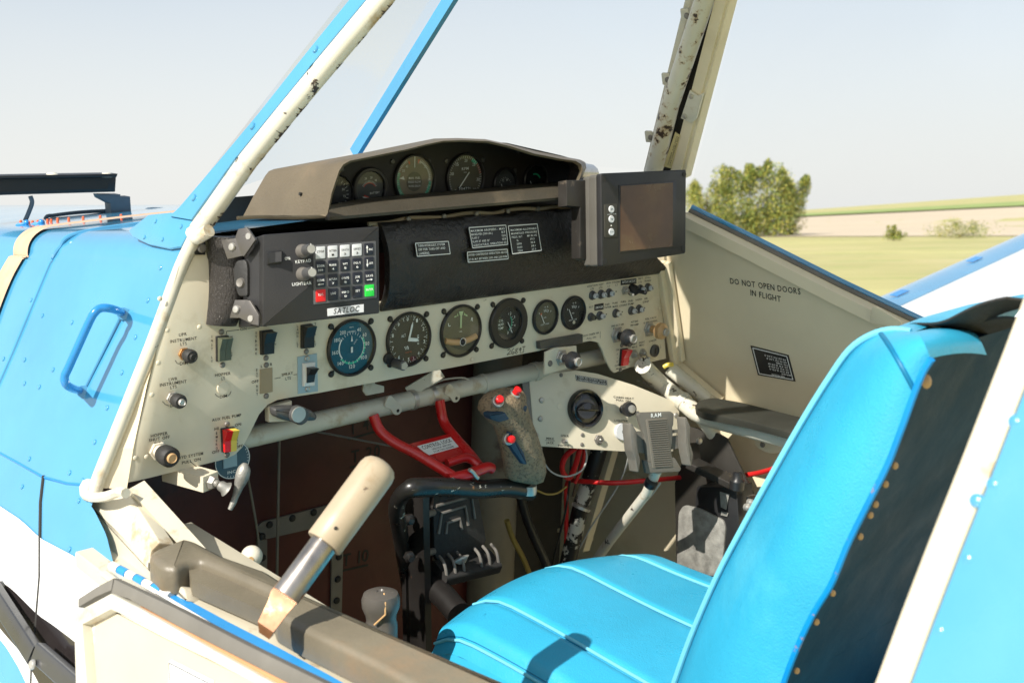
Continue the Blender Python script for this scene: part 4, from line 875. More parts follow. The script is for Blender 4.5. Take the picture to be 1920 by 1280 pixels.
f=ffr(A[1].lerp(B_[1],.35)+V((-.002,0,0)),(-1,0,.2)); put(MB().cyl(f,0,0,.0022,-.002,.002,10),'snap_hole',KMARK,hd)
UG='dials under the hood'
def small(px,py,r,name,label,dial,**k): 
    F=UF.at(px,py); t,d=gauge(F,r,name,label,dial,earsp=False,grp=UG,**k); return F,t,d
F,t,d=small(629,365,.029,'oil_gauge','dial half hidden behind the left edge of the hood',DIALK); mb=MB(); mb.ticks(F,0,0,.018,.022,30,150,9,.0006,.0014); nums(mb,F,.0145,[('50',60),('75',100),('100',150)],.0034); put(mb,'dial_markings',WMARK,d)
F,t,d=small(692,354,.0315,'battery_gauge','battery volt dial marked BATTERY under the hood',mat('grey_dial',(.05,.055,.055),.5),bw=.2); mb=MB(); nums(mb,F,.0165,[('24',-25),('28',10),('32',42)],.003); mb.ticks(F,0,-.004,.013,.016,-55,55,13,.0006,.0014).text(F,'BATTERY',(.001,-.008),(.018,-.007),.003,.0014); put(mb,'dial_markings',WMARK,d)
put(MB().ring(F,0,-.004,.0118,.0132,.0013,40,-55,55).ring(F,0,-.012,.0,.010,.0013,40,-110,-70),'red_arc',RMARK,d); Fn=Fr(F.P(.0,-.014,0),F.ex,F.ey); needle(t,Fn,.014,.006,-80,.0018)
F,t,d=small(776,338,.0395,'manifold_pressure_gauge','large tan dial with green dashes marked MAN FUEL PRESS FLOW',DIALT); mb=MB(); mb.ticks(F,0,0,.030,.0345,-28,-150,26,.0007,.0014).ticks(F,0,0,.028,.033,22,165,30,.0007,.0014).ring(F,0,0,.0295,.0303,.0013,50,22,90)
nums(mb,F,.0255,[('45',-35),('25',-55)],.0036); nums(mb,F,.0285,[('32',20),('28',45),('24',88),('20',112),('16',140)],.0038); mb.box(F,0,.028,.0014,.018,.0012,.002); mb.prism(F,[(-.029,.003),(-.021,.0065),(-.019,.001)],.0012,.002).prism(F,[(0,-.034),(-.0035,-.024),(.0035,-.024)],.0012,.002); put(mb,'dial_markings',WMARK,d)
put(MB().ticks(F,0,0,.0285,.0335,-70,-135,17,.0011,.0016).ticks(F,0,0,.028,.0325,95,160,22,.0011,.0016),'green_ticks',GMARK,d); put(MB().ring(F,0,0,.026,.031,.0013,60,-24,-19).ring(F,0,0,.026,.032,.0013,60,13,19),'orange_marks',ORNG,d)
hb=put(MB().cyl(F,0,-.002,.0145,.0008,.0016,40),'dial_hub',DIALO,d); put(MB().text(F,'MAN  FUEL',(-.011,.002),(.011,.002),.003,.0018).text(F,'PRESS FLOW',(-.012,-.004),(.012,-.004),.003,.0018).text(F,'IN HG GAL/H',(-.011,-.010),(.011,-.010),.003,.0018),'hub_lettering',WMARK,hb)
F,t,d=small(871,334,.0395,'tachometer','large engine speed dial marked RPM with counter digits, centre of the hood',DIALO); mb=MB(); nums(mb,F,.0275,[('5',-135),('10',-75),('15',-38),('20',2),('25',40),('30',95),('35',132)],.0048); mb.ticks(F,0,0,.0305,.0345,-140,140,43,.0007,.0014).text(F,'RPM',(-.007,.012),(.007,.013),.0046,.0014).text(F,'X100',(-.003,.008),(.003,.008),.002,.0014); put(mb,'dial_markings',WMARK,d)
put(MB().ring(F,0,0,.029,.0345,.0012,60,25,45),'green_arc',GMARK,d); put(MB().ticks(F,0,0,.030,.0345,50,75,5,.001,.0017),'red_ticks',RMARK,d); needle(t,F,.020,.012,-140,.0018)
ct=put(MB().box(F,-.001,-.0165,.028,.0065,.0008,.0016),'counter_window',KMARK,d); put(MB().text(F,'204721',(-.013,-.019),(.011,-.0188),.0048,.0018),'counter_digits',WMARK,ct)
F,t,d=small(946,345,.0270,'fuel_flow_gauge','small grey dial with a white needle right of the engine speed dial',mat('grey_dial',(.05,.055,.055),.5),bw=.16); mb=MB(); mb.ticks(F,0,-.004,.013,.015,-60,60,9,.0006,.0014).text(F,'C  H',(-.006,.004),(.006,.005),.0035,.0014); put(mb,'dial_markings',WMARK,d); Fn=Fr(F.P(-.002,-.016,0),F.ex,F.ey); needle(t,Fn,.018,.001,-25,.0014,arrow=False)
F,t,d=small(1002,338,.0280,'oil_temperature_gauge','small black dial with a green arc, rightmost under the hood',DIALK,bw=.12); put(MB().ring(F,0,-.003,.012,.0150,.0013,40,-20,62),'green_arc',GMARK,d); Fn=Fr(F.P(-.004,-.016,0),F.ex,F.ey); needle(t,Fn,.017,.001,-28,.0014,arrow=False)
for p in [(735,303),(804,303),(836,302),(905,300),(640,318),(650,345),(1020,318),(965,320)]: screw(UF,*p,.004,hd,GREYM,0)
# ================================================================= KEYPAD BOX
KB=thing('keypad_box','charcoal control box with a twenty key keypad, bolted over the left of the panel','control box')
KF=DFr((493,440,1.235),(711,424,1.302),(493,612,1.235))
KF=Fr(KF.o,KF.ex,PAN.ey+(KF.ex*0)) if False else KF
kq=[(493,440),(711,424),(712,587),(493,612)]
kc=[V(KF.loc(*p)) for p in kq]
kface=rnd([tuple(p) for p in kc],.002)
KD=.115
put(MB().prism(KF,kface,-KD,0,.0018),'case',BOXM,KB)
for p in [(560,434),(620,430)]: pass
# keypad membrane
mq=[(587,460),(704.5,452),(706,558),(588,571)]
mem=put(MB().prism(KF,rnd(KF.poly(mq),.001),0,.0012,.0004),'keypad_membrane',GREYK,KB)
BK=bil(KF,mq,.0012)
keys=[[('STOP','',KEYW),('PATTERN','1',KEYW),('SWATH','2',KEYW),('OFFSET','3',KEYW),('\u2191INC','',KEYK)],[('ZOOM','PAN',KEYK),('MARK','4',KEYK),('WPT','5',KEYK),('POLY','6',KEYK),('\u2193DECR','',KEYK)],[('CLEAR','<-',KEYK),('RETURN','7',KEYK),('ROUTE','8',KEYK),('JOB','9',KEYK),('SAVE','->',KEYK)],[('ESC','',REDP),('LOG','',KEYK),('INFO','0',KEYK),('SET','',KEYK),('ENTER','',GRN)]]
for r in range(4):
    for c in range(5):
        a,b_t,m=keys[r][c]; u0=.035+c*.1935; u1=u0+.150; v1=.965-(r*.243); v0=v1-.205
        # row 0 on top: v runs down
        vt=.03+r*.243; vb=vt+.205
        P=[BK(u0,vt),BK(u1,vt),BK(u1,vb),BK(u0,vb)]
        k=put(MB().prism(KF,rnd([tuple(p) for p in P],.0012),.0012,.0024,.0005),'key',m,mem)
        col=KMARK if m is KEYW else WMARK; mb=MB()
        def tx(s_,f0,f1,vv,h): mb.text(KF,s_,BK(u0+(u1-u0)*f0,vt+(vb-vt)*vv),BK(u0+(u1-u0)*f1,vt+(vb-vt)*vv),h,.0027)
        if a and ord(a[0])>8000:
            tx(a[1:],.48,.92,.62,.0024); x_=u0+(u1-u0)*.28; mb.line(KF,BK(x_,vt+.04),BK(x_,vb-.04),.0008,.0027); ya,yb=(vt+.03,vt+.085) if a[0]=='\u2191' else (vb-.03,vb-.085)
            mb.quad2(KF,[BK(x_,ya),BK(x_-.018,yb),BK(x_+.018,yb)],.00272)
        else:
            tx(a,.12 if len(a)>3 else .25,.88 if len(a)>3 else .75,.50 if (b_t or True) else .6,.0025)
            if b_t in('<-','->'):
                y_=vt+(vb-vt)*.75; mb.line(KF,BK(u0+.03,y_),BK(u1-.03,y_),.0007,.0027); e=u0+.025 if b_t=='<-' else u1-.025; s_=1 if b_t=='<-' else -1
                mb.quad2(KF,[BK(e,y_),BK(e+.03*s_,y_-.02),BK(e+.03*s_,y_+.02)],.00272)
            elif b_t: tx(b_t,.38 if len(b_t)<2 else .28,.62 if len(b_t)<2 else .72,.84,.0024)
        put(mb,'key_legend',col,k)
f=KF
mb=MB(); mb.T(KF,'ON',534,488,544,487,.0036,.0004).T(KF,'KEYPAD',554,494,583,491,.0036,.0004).T(KF,'LIGHTBAR',548,536,584,533,.0036,.0004); put(mb,'case_lettering',WMARK,KB)
bq=[(614,578.5),(682,570),(682,585),(614.5,592.5)]
bd=put(MB().prism(KF,KF.poly(bq,.001),0,.001),'name_plate',KEYW,KB); 
Fb=KF; BB=bil(KF,bq,.0012)
class Sk(Fr): pass
mb=MB(); p0,p1=BB(.16,.82),BB(.86,.82); mb.text(KF,'SATLOC',p0,p1,.0066,.0013)
ax=(p1-p0).normalized(); ay=V((-ax.y,ax.x)); nv=[]
for v_ in mb.v:
    q=v_-KF.o; x=q.dot(KF.ex); y=q.dot(KF.ey); hh=(V((x,y))-p0).dot(ay); nv.append(v_+KF.ex*ax.x*hh*.28+KF.ey*ax.y*hh*.28)
mb.v=nv; put(mb,'name_plate_lettering',KMARK,bd)
sq=[(500,472),(528,470),(528,493),(500,496)]
sw_=put(MB().prism(KF,KF.poly(sq),0,.0035,.001),'power_switch',PLAS,KB); q=[V(KF.loc(*p)) for p in [(504,474),(524,472.5),(524,491),(504,493)]]
put(MB().loft([[KF.P(*x,.002),KF.P(*y,.002),KF.P(*y,h),KF.P(*x,h)] for x,y,h in [(q[0],q[3],.0035),((q[0]+q[1])/2,(q[3]+q[2])/2,.005),(q[1],q[2],.0085)]]),'rocker',PLAS,sw_,smooth=15)
for (x,y),(tx_,ty_) in [((567,471),(586,476)),((568,514),(587,519))]:
    f=KF.at(x,y); t=put(MB().lathe(f,[(.0085,0),(.0080,.004),(.0068,.016)],seg=28),'knob',DMET,KB)
    best=min(((proj_(f.P(0,0,l*.001))-V((tx_,ty_))).length,l) for l in range(8,40))[1]*.001
    pr_=[]
    mbk=MB()
    for c_,rr in [(.010,.0066),(best-.0006,.0058)]: pr_.append([f.P(rr*(1+.05*(k%2))*math.cos(k*math.pi/14),rr*(1+.05*(k%2))*math.sin(k*math.pi/14),c_) for k in range(28)])
    mbk.loft(pr_); put(mbk,'knob_grip',GREYM,t); put(MB().cyl(f,0,0,.0048,best-.0006,best+.0003,24),'cap_insert',METAL,t); put(MB().box(f,0,.0052,.0008,.0018,best-.0006,best+.0002),'pointer',WMARK,t)
# left side of the box: leather roll and two brackets
def kside(px,py,d): return DP(px,py,d)
rl=[]
for (x0,y0,x1,y1) in [(372,452,385,452),(384,440,430,436),(388,470,440,470),(385,530,438,525),(386,575,432,572),(390,600,428,598),(396,606,420,606)]: pass
cl=thing('leather_roll','black crinkled leather pad end showing left of the keypad box','padding')
def roll(a,b):
    y=442+166*a; x=386+62*b; bulge=math.sin(math.pi*b)**.6*(math.sin(math.pi*min(1,.15+.8*a))**.4); x2=x+ (6*math.sin(a*3.1)) - (10*a if b>.8 else 0)
    return PAN.hit(x2,y)+V((0,-.002-.030*bulge,0))
put(MB().grid(roll,24,16,th=(0,.02,0)),'padding',CRINK,cl,smooth=60)
for i,pts in enumerate([[(386,441),(386,452)],]): pass
eb=put(MB().prism(PAN,PAN.poly([(360,448),(386,446),(386,478),(368,478),(360,470)],.006),.0005,.006,.001),'end_bracket',PLAS,cl); screw(PAN,378,465,.0058,eb,DMET,.006)
sf=DFr((402,430,1.262),(493,440,1.235),(402,620,1.262))
SD=DFr((410,445,1.27),(490,447,1.240),(410,600,1.27))
def brk(p4,hole,p4b,hole2,nm):
    o=put(MB().prism(SD,SD.poly(p4),-.002,0,.0008),nm,BRKT,KB); screw(SD,*hole,.0052,o,METAL,0)
    o2=put(MB().prism(SD,SD.poly(p4b),.002,.005,.0008),nm,BRKT,KB); 
    if hole2: put(MB().cyl(SD.at(*hole2,.005),0,0,.0038,0,.001,16),'hole',METAL,o2)
brk([(414,450),(446,446),(462,478),(426,486)],(436,463),[(446,446),(452,430),(468,427),(484,450),(462,482),(456,474)],(466,443),'bracket')
brk([(440,562),(466,562),(456,596),(430,596)],(444,580),[(466,562),(474,564),(490,590),(490,610),(478,608),(450,594)],(470,597),'bracket')
put(MB().prism(SD,rnd(SD.poly([(444,488),(462,486),(466,500),(466,556),(448,556),(440,530),(438,505)],-.004),.004),-.02,-.002,.003),'cable_boot',RUBK,KB)
put(MB().lathe(SD.at(452,530,-.002),[(.006,0),(.005,.003),(.002,.002)],seg=14),'screw',DMET,KB)
put(MB().prism(SD,SD.poly([(462,484),(494,440),(494,612),(490,610),(464,560),(466,500)],-.006),-.012,-.006),'side_plate',BOXM,KB)
# ================================================================= MONITOR
MO=thing('monitor','grey cased guidance screen with three white buttons at the right of the hood','screen')
MF=DFr((1105,325,1.60),(1287,318,1.735),(1108,498,1.605))
mf=rnd(MF.poly([(1127,325),(1287,318),(1286,475),(1129,500)]),.004)
put(MB().prism(MF,mf,-.010,0,.002),'front_frame',BOXM,MO)
mfr=MF.poly([(1103,327),(1287,319),(1286,474),(1106,498)],-.016)
put(MB().prism(MF,rnd(MF.poly([(1126,326),(1286,319),(1285,474),(1128,499)],0),.005),-.026,-.0105,.002),'front_rim',mat('grey_case',(.10,.093,.08),.42,var=.1),MO)
put(MB().prism(MF,rnd(MF.poly([(1127,327),(1285,320),(1284,473),(1129,498)],0),.005),-.040,-.0275,.002),'rear_case',mat('grey_case',(.10,.093,.08)),MO)
for p in [(1133,336),(1283,327),(1281,466),(1134,489)]:
    put(MB().cyl(MF.at(*p,0),0,0,.0042,-.001,.0006,16),'screw_recess',KMARK,MO)
bz=put(MB().prism(MF,MF.poly([(1161,347),(1268,339),(1267,464),(1162,474)],.0012),0,.0012,.0008),'screen_surround',PLAS,MO)
put(MB().prism(MF,MF.poly([(1164,349),(1262,342.5),(1261,462),(1164,471)],.0018),.0012,.0018),'screen',SCREEN,MO)
bp_=put(MB().prism(MF,rnd(MF.poly([(1133,383),(1157,382),(1157,444),(1134,446)],.001),.003),0,.001,.0003),'button_plate',mat('dark_olive_plate',(.05,.045,.035),.5),MO)
for y,s_ in [(392.5,1),(411,-1),(435,0)]:
    b=put(MB().cyl(MF.at(1146,y,.001),0,0,.0056,0,.0016,26,.0006),'button',KEYW,bp_); f=MF.at(1146,y,.001); mb=MB()
    if s_: mb.line(f,(-.0022,-.0012*s_),(0,.0012*s_),.001,.0019).line(f,(0,.0012*s_),(.0022,-.0012*s_),.001,.0019)
    else: mb.text(f,'POWER',(-.004,-.0006),(.004,-.0006),.0014,.0019)
    put(mb,'button_symbol',SADG,b)
mb=MB().T(MF,'BRIGHTNESS',1138,403,1154,402,.0010,.0014); mb.cyl(MF.at(1146,423,.001),0,0,.0010,0,.0006,10); put(mb,'plate_marking',WMARK,bp_)
put(MB().prism(MF,MF.poly([(1063,338),(1110,337),(1110,490),(1088,484),(1088,388),(1063,386)],-.035),-.055,-.035,.002),'mounting_plate',mat('worn_black_bracket',(.04,.036,.032),.4,metal=.3,var=.3,c2=(.16,.13,.10),c2s=20,c2t=.62),MO)
sp=thing('coiled_cable','pale coiled cable behind the monitor bracket','cable'); mb=MB(); P=[]
for k in range(120): a=k*.7; p=YF(.0).hit(1079,388+k*.36); P.append(p+V((.006*math.cos(a),.006*math.sin(a),0)))
put(mb.tube(P,.0012,6),'coil',mat('pale_cable',(.45,.42,.35),.5),sp)
# ================================================================= CROSS TUBE, CONTROL LOCK, STICK
XT=YF(.045)
X0,X1=XT.hit(455,822),XT.hit(1022,692)
xt=put(MB().tube([X0+(X0-X1)*.35,X0,X1,X1+(X1-X0)*.5],.0145,24),'cross_tube',TUBED,AP)
def sleeve(px,py,r,w,m,nm):
    p=XT.hit(px,py); ax_=(X1-X0).normalized(); q=X0+ax_*(p-X0).dot(ax_); put(MB().tube([q-ax_*w/2,q-ax_*(w/2-.001),q+ax_*(w/2-.001),q+ax_*w/2],[r-.001,r,r,r-.001],28),nm,m,xt)
sleeve(772,748,.0160,.009,METAL,'hose_clamp'); sleeve(808,738,.0160,.009,METAL,'hose_clamp'); sleeve(905,719,.0162,.007,TUBED,'tube_collar'); sleeve(1003,697,.0166,.012,TUBED,'tube_collar')
for (x,y) in [(742,765),(852,742)]:
    f=YF(.030).at(x,y); put(MB().prism(f,rnd([(-.016,.020),(-.010,.022),(.008,.004),(.012,-.004),(.006,-.011),(-.003,-.010),(-.010,.0),(-.022,.006)],.004),-.0015,.0015,.0005),'tube_lug',TUBED,xt); put(MB().cyl(f,.003,-.004,.0026,.0012,.0019,12),'lug_hole',KMARK,xt)
f=YF(.035).at(692,736); put(MB().prism(f,[(-.010,.022),(.006,.022),(.010,.012),(.026,.006),(.026,-.003),(-.006,-.003),(-.012,.005)],-.0015,.0015),'hanger_plate',TUBED,xt)
put(MB().bar(YF(.05).hit(765,735),YF(.02).hit(828,697),.018,.004,up=(0,-1,.3)),'panel_stay',TUBED,AP)
put(MB().tube(crv([YF(.04).hit(*p) for p in [(800,726),(830,712),(865,708),(880,712)]]),.0016,8),'stay_wire',mat('pale_cable',(.45,.42,.35)),AP)
t=thing('fuel_valve_lever','grey plastic lever with a round pale hub on the bracket under the left panel','lever')
f0=YF(.0).at(545,776); put(MB().prism(f0,f0.poly([(505,764),(549,752),(550,790),(506,792)]),-.012,-.002,.001),'mount_plate',CREAM,t)
put(MB().prism(f0,rnd(f0.poly([(512,765),(530,762),(560,762),(582,768),(594,778),(590,788),(572,789),(556,794),(545,790),(528,786),(514,780)],.008),.004),-.001,.012,.004),'lever_arm',GREYM,t)
put(MB().lathe(f0.at(556,776,.012),[(.0120,-.002),(.0120,.012),(.0105,.014)],seg=30),'hub',GREYM,t); put(MB().cyl(f0.at(560,777,.026),0,0,.0105,-.001,.0008,28),'hub_cap',METAL,t)
# control lock
CL=thing('control_lock','red tubular control lock frame hanging from the cross tube onto the stick','control lock')
def rt(pts,ds,r,nm): return put(MB().tube(crv([YF(d).hit(*p) for p,d in zip(pts,ds)],6),r,16),nm,RED,CL)
rt([(700,778),(712,806),(738,828),(780,850),(820,874),(850,893)],[.03,.02,0,-.03,-.06,-.085],.0078,'lock_tube')
rt([(824,750),(832,790),(852,818),(880,850),(903,880)],[.03,.02,-.01,-.05,-.08],.0078,'lock_tube')
rt([(840,898),(880,888),(912,876),(922,878)],[-.085,-.09,-.09,-.09],.0082,'lock_tube'); rt([(838,868),(870,858),(885,862),(898,872)],[-.055,-.06,-.065,-.075],.0070,'lock_tube')
g=[YF(-.005).hit(768,833),YF(-.005).hit(850,812),YF(-.05).hit(884,850),YF(-.05).hit(826,866)]
LK=Fr(g[0],g[1]-g[0],g[0]-g[3]); gl=[((q-LK.o).dot(LK.ex),(q-LK.o).dot(LK.ey)) for q in g]
if LK.ez.dot(CA-LK.o)<0: pass
lp=put(MB().prism(LK,gl,-.0015,.0015),'lock_plate',RED,CL)
qq=[(782,836),(845,819),(860,837),(803,853)]
def qLK(c): return [V(LK.loc(*p,c)) for p in qq]
o=put(MB().prism(LK,[tuple(p) for p in qLK(.002)],.0014,.0020),'lock_sticker',WMARK,lp); B=bil(LK,qq,.0021)
mb=MB(); mb.text(LK,'CONTROL LOCK',B(.06,.42),B(.95,.42),.0075,.0022).text(LK,'UNLOCK BEFORE',B(.25,.68),B(.85,.68),.0032,.0022).text(LK,'STARTING ENGINE',B(.22,.92),B(.88,.92),.0032,.0022); put(mb,'sticker_lettering',KMARK,o)
put(MB().tube(crv([YF(-.095).hit(*p) for p in [(822,910),(836,906),(850,899)]]),.004,10),'lock_pin',METAL,CL)
put(MB().tube(crv([YF(-.100).hit(*p) for p in [(880,880),(886,884),(892,892),(896,896)]]),.0030,8),'lock_wire',METAL,CL)
# stick
ST=thing('control_stick','black control stick bent over the seat with a dusty pistol grip and three red buttons','control stick')
SY=-.095
put(MB().tube(crv([YF(.06).hit(775,1180),YF(.04).hit(765,1090),YF(.0).hit(752,1010),YF(-.05).hit(744,950),YF(SY+.01).hit(764,918),YF(SY).hit(800,913),YF(SY).hit(840,913),YF(SY).hit(900,917),YF(SY).hit(950,914),YF(SY).hit(994,922)],6),[.012]*25+[.0140]*32,18),'stick_tube',BLKX,ST)
def ell(F,cx,cy,a,b,c,n=20,rot=0): 
    return [F.P(cx+a*math.cos(2*math.pi*k/n)*math.cos(rot)-b*math.sin(2*math.pi*k/n)*math.sin(rot),cy+a*math.cos(2*math.pi*k/n)*math.sin(rot)+b*math.sin(2*math.pi*k/n)*math.cos(rot),c) for k in range(n)]
GF=YF(SY-.01)
def sect(x0,y0,x1,y1,dep,k=0):     # one cross section of the grip spanned by two photo points
    a,b=GF.hit(x0,y0),GF.hit(x1,y1); m=(a+b)/2; u=(b-a)/2; w=V((0,-dep,0)); n=20
    return [m+u*math.cos(2*math.pi*i/n)+w*math.sin(2*math.pi*i/n)+V((0,k,0)) for i in range(n)]
gr=[sect(958,900,1004,906,.012),sect(951,894,1014,900,.021),sect(948,870,1019,882,.024),sect(944,845,1016,858,.025),sect(938,820,1008,832,.025),sect(930,800,1000,808,.026),sect(918,790,991,785,.026),sect(908,778,984,762,.027),sect(901,770,981,752,.027),sect(903,757,981,738,.025),sect(912,745,975,729,.021),sect(926,736,960,727,.012)]
put(MB().loft(gr),'grip',GRIPM,ST,smooth=60)
put(MB().prism(GF.off(.018),rnd(GF.poly([(950,806),(976,846),(982,868),(975,868),(960,848),(948,830)],.018),.003),0,.008,.002),'grip_inlay',mat('dark_blue_inlay',(.012,.04,.075),.5,var=.5),ST)
put(MB().prism(GF.off(.010),rnd(GF.poly([(905,772),(978,756),(976,768),(955,780),(925,788),(908,782)],.010),.004),0,.014,.003),'grip_band',mat('dark_blue_inlay',(.012,.04,.075)),ST)
def rbut(px,py,c,ax):
    p=GF.hit(px,py,c); f=ffr(p,ax); o=put(MB().lathe(f,[(.0085,-.004),(.0085,.0008),(.0070,.0016),(.0065,.0006)],seg=24),'button_ring',METAL,ST); put(MB().lathe(f,[(.0050,0),(.0050,.006),(.0058,.0065),(.0056,.0095),(.0042,.0105)],seg=20),'button',REDP,o)
rbut(934,752,.022,(-.25,-.75,.6)); rbut(966,737,.016,(.1,-.6,.8)); rbut(954,823,.024,(-.15,-1,.25))
put(MB().lathe(ffr(YF(SY-.005).hit(990,918),(.05,0,1)),[(.013,-.006),(.014,.0),(.013,.008)],seg=20),'grip_socket',METAL,ST)
# ================================================================= LEVER, ARM PADS, SMALL CONTROLS
LV=thing('flap_lever','long tan capped hand lever rising from the left arm pad','lever')
LB,LT_=XFr(-.372).hit(504,1160),XFr(-.238).hit(718,868)
L1=LB.lerp(LT_,.16); L2=LB.lerp(LT_,.50)
def lp_(x,y,d=0): 
    k=min([i/200 for i in range(-10,211)],key=lambda k:(proj_(LB.lerp(LT_,k))-V((x,y))).length); return LB.lerp(LT_,k)
a=lp_(535,1100); b=lp_(598,1013); c=lp_(722,866)
put(MB().tube([lp_(528,1110),a,lp_(600,1010)],.0135,24),'lever_shaft',STEEL,LV)
g=(c-b); 
put(MB().tube([b-g*.0,b+g*.01]+[b+g*k for k in (.3,.6,.86,.92,.96,.985,.998)],[.0178,.0186,.0188,.0190,.0190,.0178,.0148,.0098,.0035],28),'hand_grip',TANG,LV)
for p,cc in [((598,990),.020),((558,1044),.0128),((526,1083),.0128)]:
    pass
b0,b1,b2=lp_(492,1170),lp_(516,1132),lp_(540,1094); dd=(b2-b0).normalized(); ww=dd.cross(V((-1,-.6,.4))).normalized()
put(MB().loft([[q-ww*w_,q+ww*w_,q+ww*w_+V((.006,.004,0)),q-ww*w_+V((.006,.004,0))] for q,w_ in [(b0+V((0,0,-.01)),.006),(b0+ww*.002,.009),(b1,.0115),(b1+dd*.010+V((-.002,0,0)),.0135),(b2,.0145)]]),'lever_blade',COPP,LV)
hf=ffr(lp_(556,1046),(-.6,-.7,.2)); put(MB().cyl(hf,0,0,.0022,.011,.0131,10).cyl(ffr(lp_(538,1083),(-.6,-.7,.2)),0,0,.0022,.011,.0131,10),'pin_hole',KMARK,LV)
hf=ffr(lp_(622,975),(-.6,-.7,.2)); put(MB().cyl(hf,0,0,.0018,.018,.0208,10),'pin_hole',KMARK,LV)
# left arm pad : top outline on z plane, with a slot for the lever
AZ=ZFr(-.150)
AR=thing('arm_pad','dusty olive brown arm pad on the left sill, slotted for the tan lever','armrest')
top=[(278,1034),(345,1005),(362,1012),(400,1035),(450,1052),(515,1082),(560,1112),(640,1145),(760,1196),(1040,1320),(900,1330),(512,1165),(520,1120),(345,1048),(322,1052),(322,1085),(300,1085),(277,1065)]
top=[(278,1040),(290,1028),(345,1006),(366,1012),(420,1040),(500,1068),(560,1106),(660,1150),(780,1204),(1080,1340),(880,1340),(700,1240),(560,1172),(520,1150),(512,1128),(515,1110),(500,1102),(420,1066),(375,1048),(352,1052),(330,1064),(302,1060)]
put(MB().prism(AZ,rnd(AZ.poly(top),.006),-.030,0,.007),'pad_body',PADT,AR,smooth=50)
inn=[(345,1060),(380,1052),(512,1110),(512,1150),(480,1135),(360,1088)]
put(MB().prism(AZ.off(-.006),AZ.poly([(350,1050),(372,1044),(520,1108),(525,1150),(500,1140),(360,1080)],-.006),-.022,-.004),'slot_liner',PADT,AR)
put(MB().prism(AZ.off(-.026),AZ.poly([(350,1088),(372,1086),(505,1150),(500,1160),(360,1098)],-.026),-.004,.002),'rusty_track',mat('rusty_track',(.22,.11,.06),.6,var=.4,vs=30),AR)
# T handle
TH=thing('parking_brake_handle','grey T shaped pull handle in a cream channel under the left end of the panel','handle')
c0,c1=YF(.03).hit(318,882),YF(-.035).hit(395,903)
put(MB().bar(c0,c1,.026,.020,up=(0,0,1)),'channel',CREAM,TH)
ax_=(c1-c0).normalized(); put(MB().tube([c1,c1+ax_*.003,c1+ax_*.008],[.009,.009,.007],6).tube([c1,c1+ax_*.012],.0045,12),'nut',METAL,TH); e0=c1+ax_*.012; e1=YF(-.05).hit(425,917)
put(MB().tube([e0,e0.lerp(e1,.3),e0.lerp(e1,.7),e1],[.0035,.0065,.0070,.010],14),'stem',ALU,TH)
hp_=[YF(-.05).hit(*p) for p in [(460,868),(455,890),(446,917),(438,940),(431,955)]]
put(MB().tube(crv(hp_,5),[.003,.0055,.0075,.0085,.0088,.0090,.0088,.0080,.0072,.006,.0055,.0050,.0045,.0042,.004,.0040,.0038,.0036,.0034,.0032,.003],12),'grip_bar',ALU,TH,smooth=60)
DS=thing('position_dial','dark blue round indicator dial half hidden behind the left panel corner','gauge'); f=YF(.03).at(436,862); put(MB().cyl(f,0,0,.026,-.002,0,40),'dial_disc',mat('slate_blue_plate',(.07,.11,.14),.4),DS); mb=MB().ring(f,0,0,.0245,.0255,.0004,40); mb.ticks(f,0,0,.0215,.024,60,200,14,.0006,.0005).text(f,'INC',(-.008,-.018),(.004,-.018),.004,.0005); put(mb,'dial_markings',WMARK,DS); put(MB().box(f,-.004,.006,.020,.030,.0004,.0012),'pale_pointer',PALEB,DS)
WB=thing('white_ball_knob','round ivory ball knob on a thin rod beyond the arm pad','knob'); p=XFr(-.16).hit(472,1042); put(MB().ball(p,.0145,24),'ball',KNOBW,WB); put(MB().tube([p,p+V((0,.02,-.06))],.003,8),'rod',DMET,WB); put(MB().cyl(ffr(p,(-.55,-.8,.1)),0,0,.0038,.0138,.0147,14),'ball_insert',KNOBT,WB)
put(MB().tube([YF(.03).hit(435,1052),YF(.03).hit(470,1036)],.002,6),'rod',METAL,WB)
BT=thing('boot_knob','black domed lever knob with a seam, between the arm pad and the seat','knob'); p=XFr(-.10).hit(714,1128); F=ffr(p,(0,.05,1))
put(MB().lathe(F,[(.020,-.05),(.020,-.028),(.0185,-.024),(.0195,-.016),(.0235,-.006),(.0240,.004),(.0215,.011),(.014,.0145),(.005,.0150),(.0035,.013)],seg=30),'knob_body',mat('grey_brown_rubber',(.10,.09,.08),.35,var=.2),BT)
put(MB().tube([F.P(-.0195,-.012,-.02),F.P(-.010,-.0225,-.006),F.P(-.008,-.0205,.008),F.P(-.002,-.010,.0152)],.0012,8),'seam',KNOBT,BT)
# ================================================================= LOWER RIGHT CONSOLE
CN=thing('side_console','cream sloping side console with a big black vent knob, right of the stick','console')
CF=DFr((1000,765,1.80),(1275,779,1.93),(1012,838,1.80))
co=[(992,704),(1080,694),(1120,700),(1190,722),(1275,757),(1272,800),(1262,846),(1165,846),(1012,836),(1000,800)]
put(MB().prism(CF,CF.poly(co),-.02,0,.0012),'console_plate',CREAM,CN)
put(MB().prism(CF,CF.poly([(978,708),(1000,704),(1018,838),(994,840)],-.002),-.03,-.002),'console_side',DMET,CN)
for p in [(1015,750),(1013,785),(1005,816)]: screw(CF,*p,.005,CN,METAL)
for p in [(1049,761),(1141,766)]: put(MB().cyl(CF.at(*p),0,0,.0052,0,.0008,22,.0003),'plug_button',CREAM,CN)
for p in [(1092,815),(1091,833),(1268,748),(1052,703)]: screw(CF,*p,.0035,CN)
mb=MB()
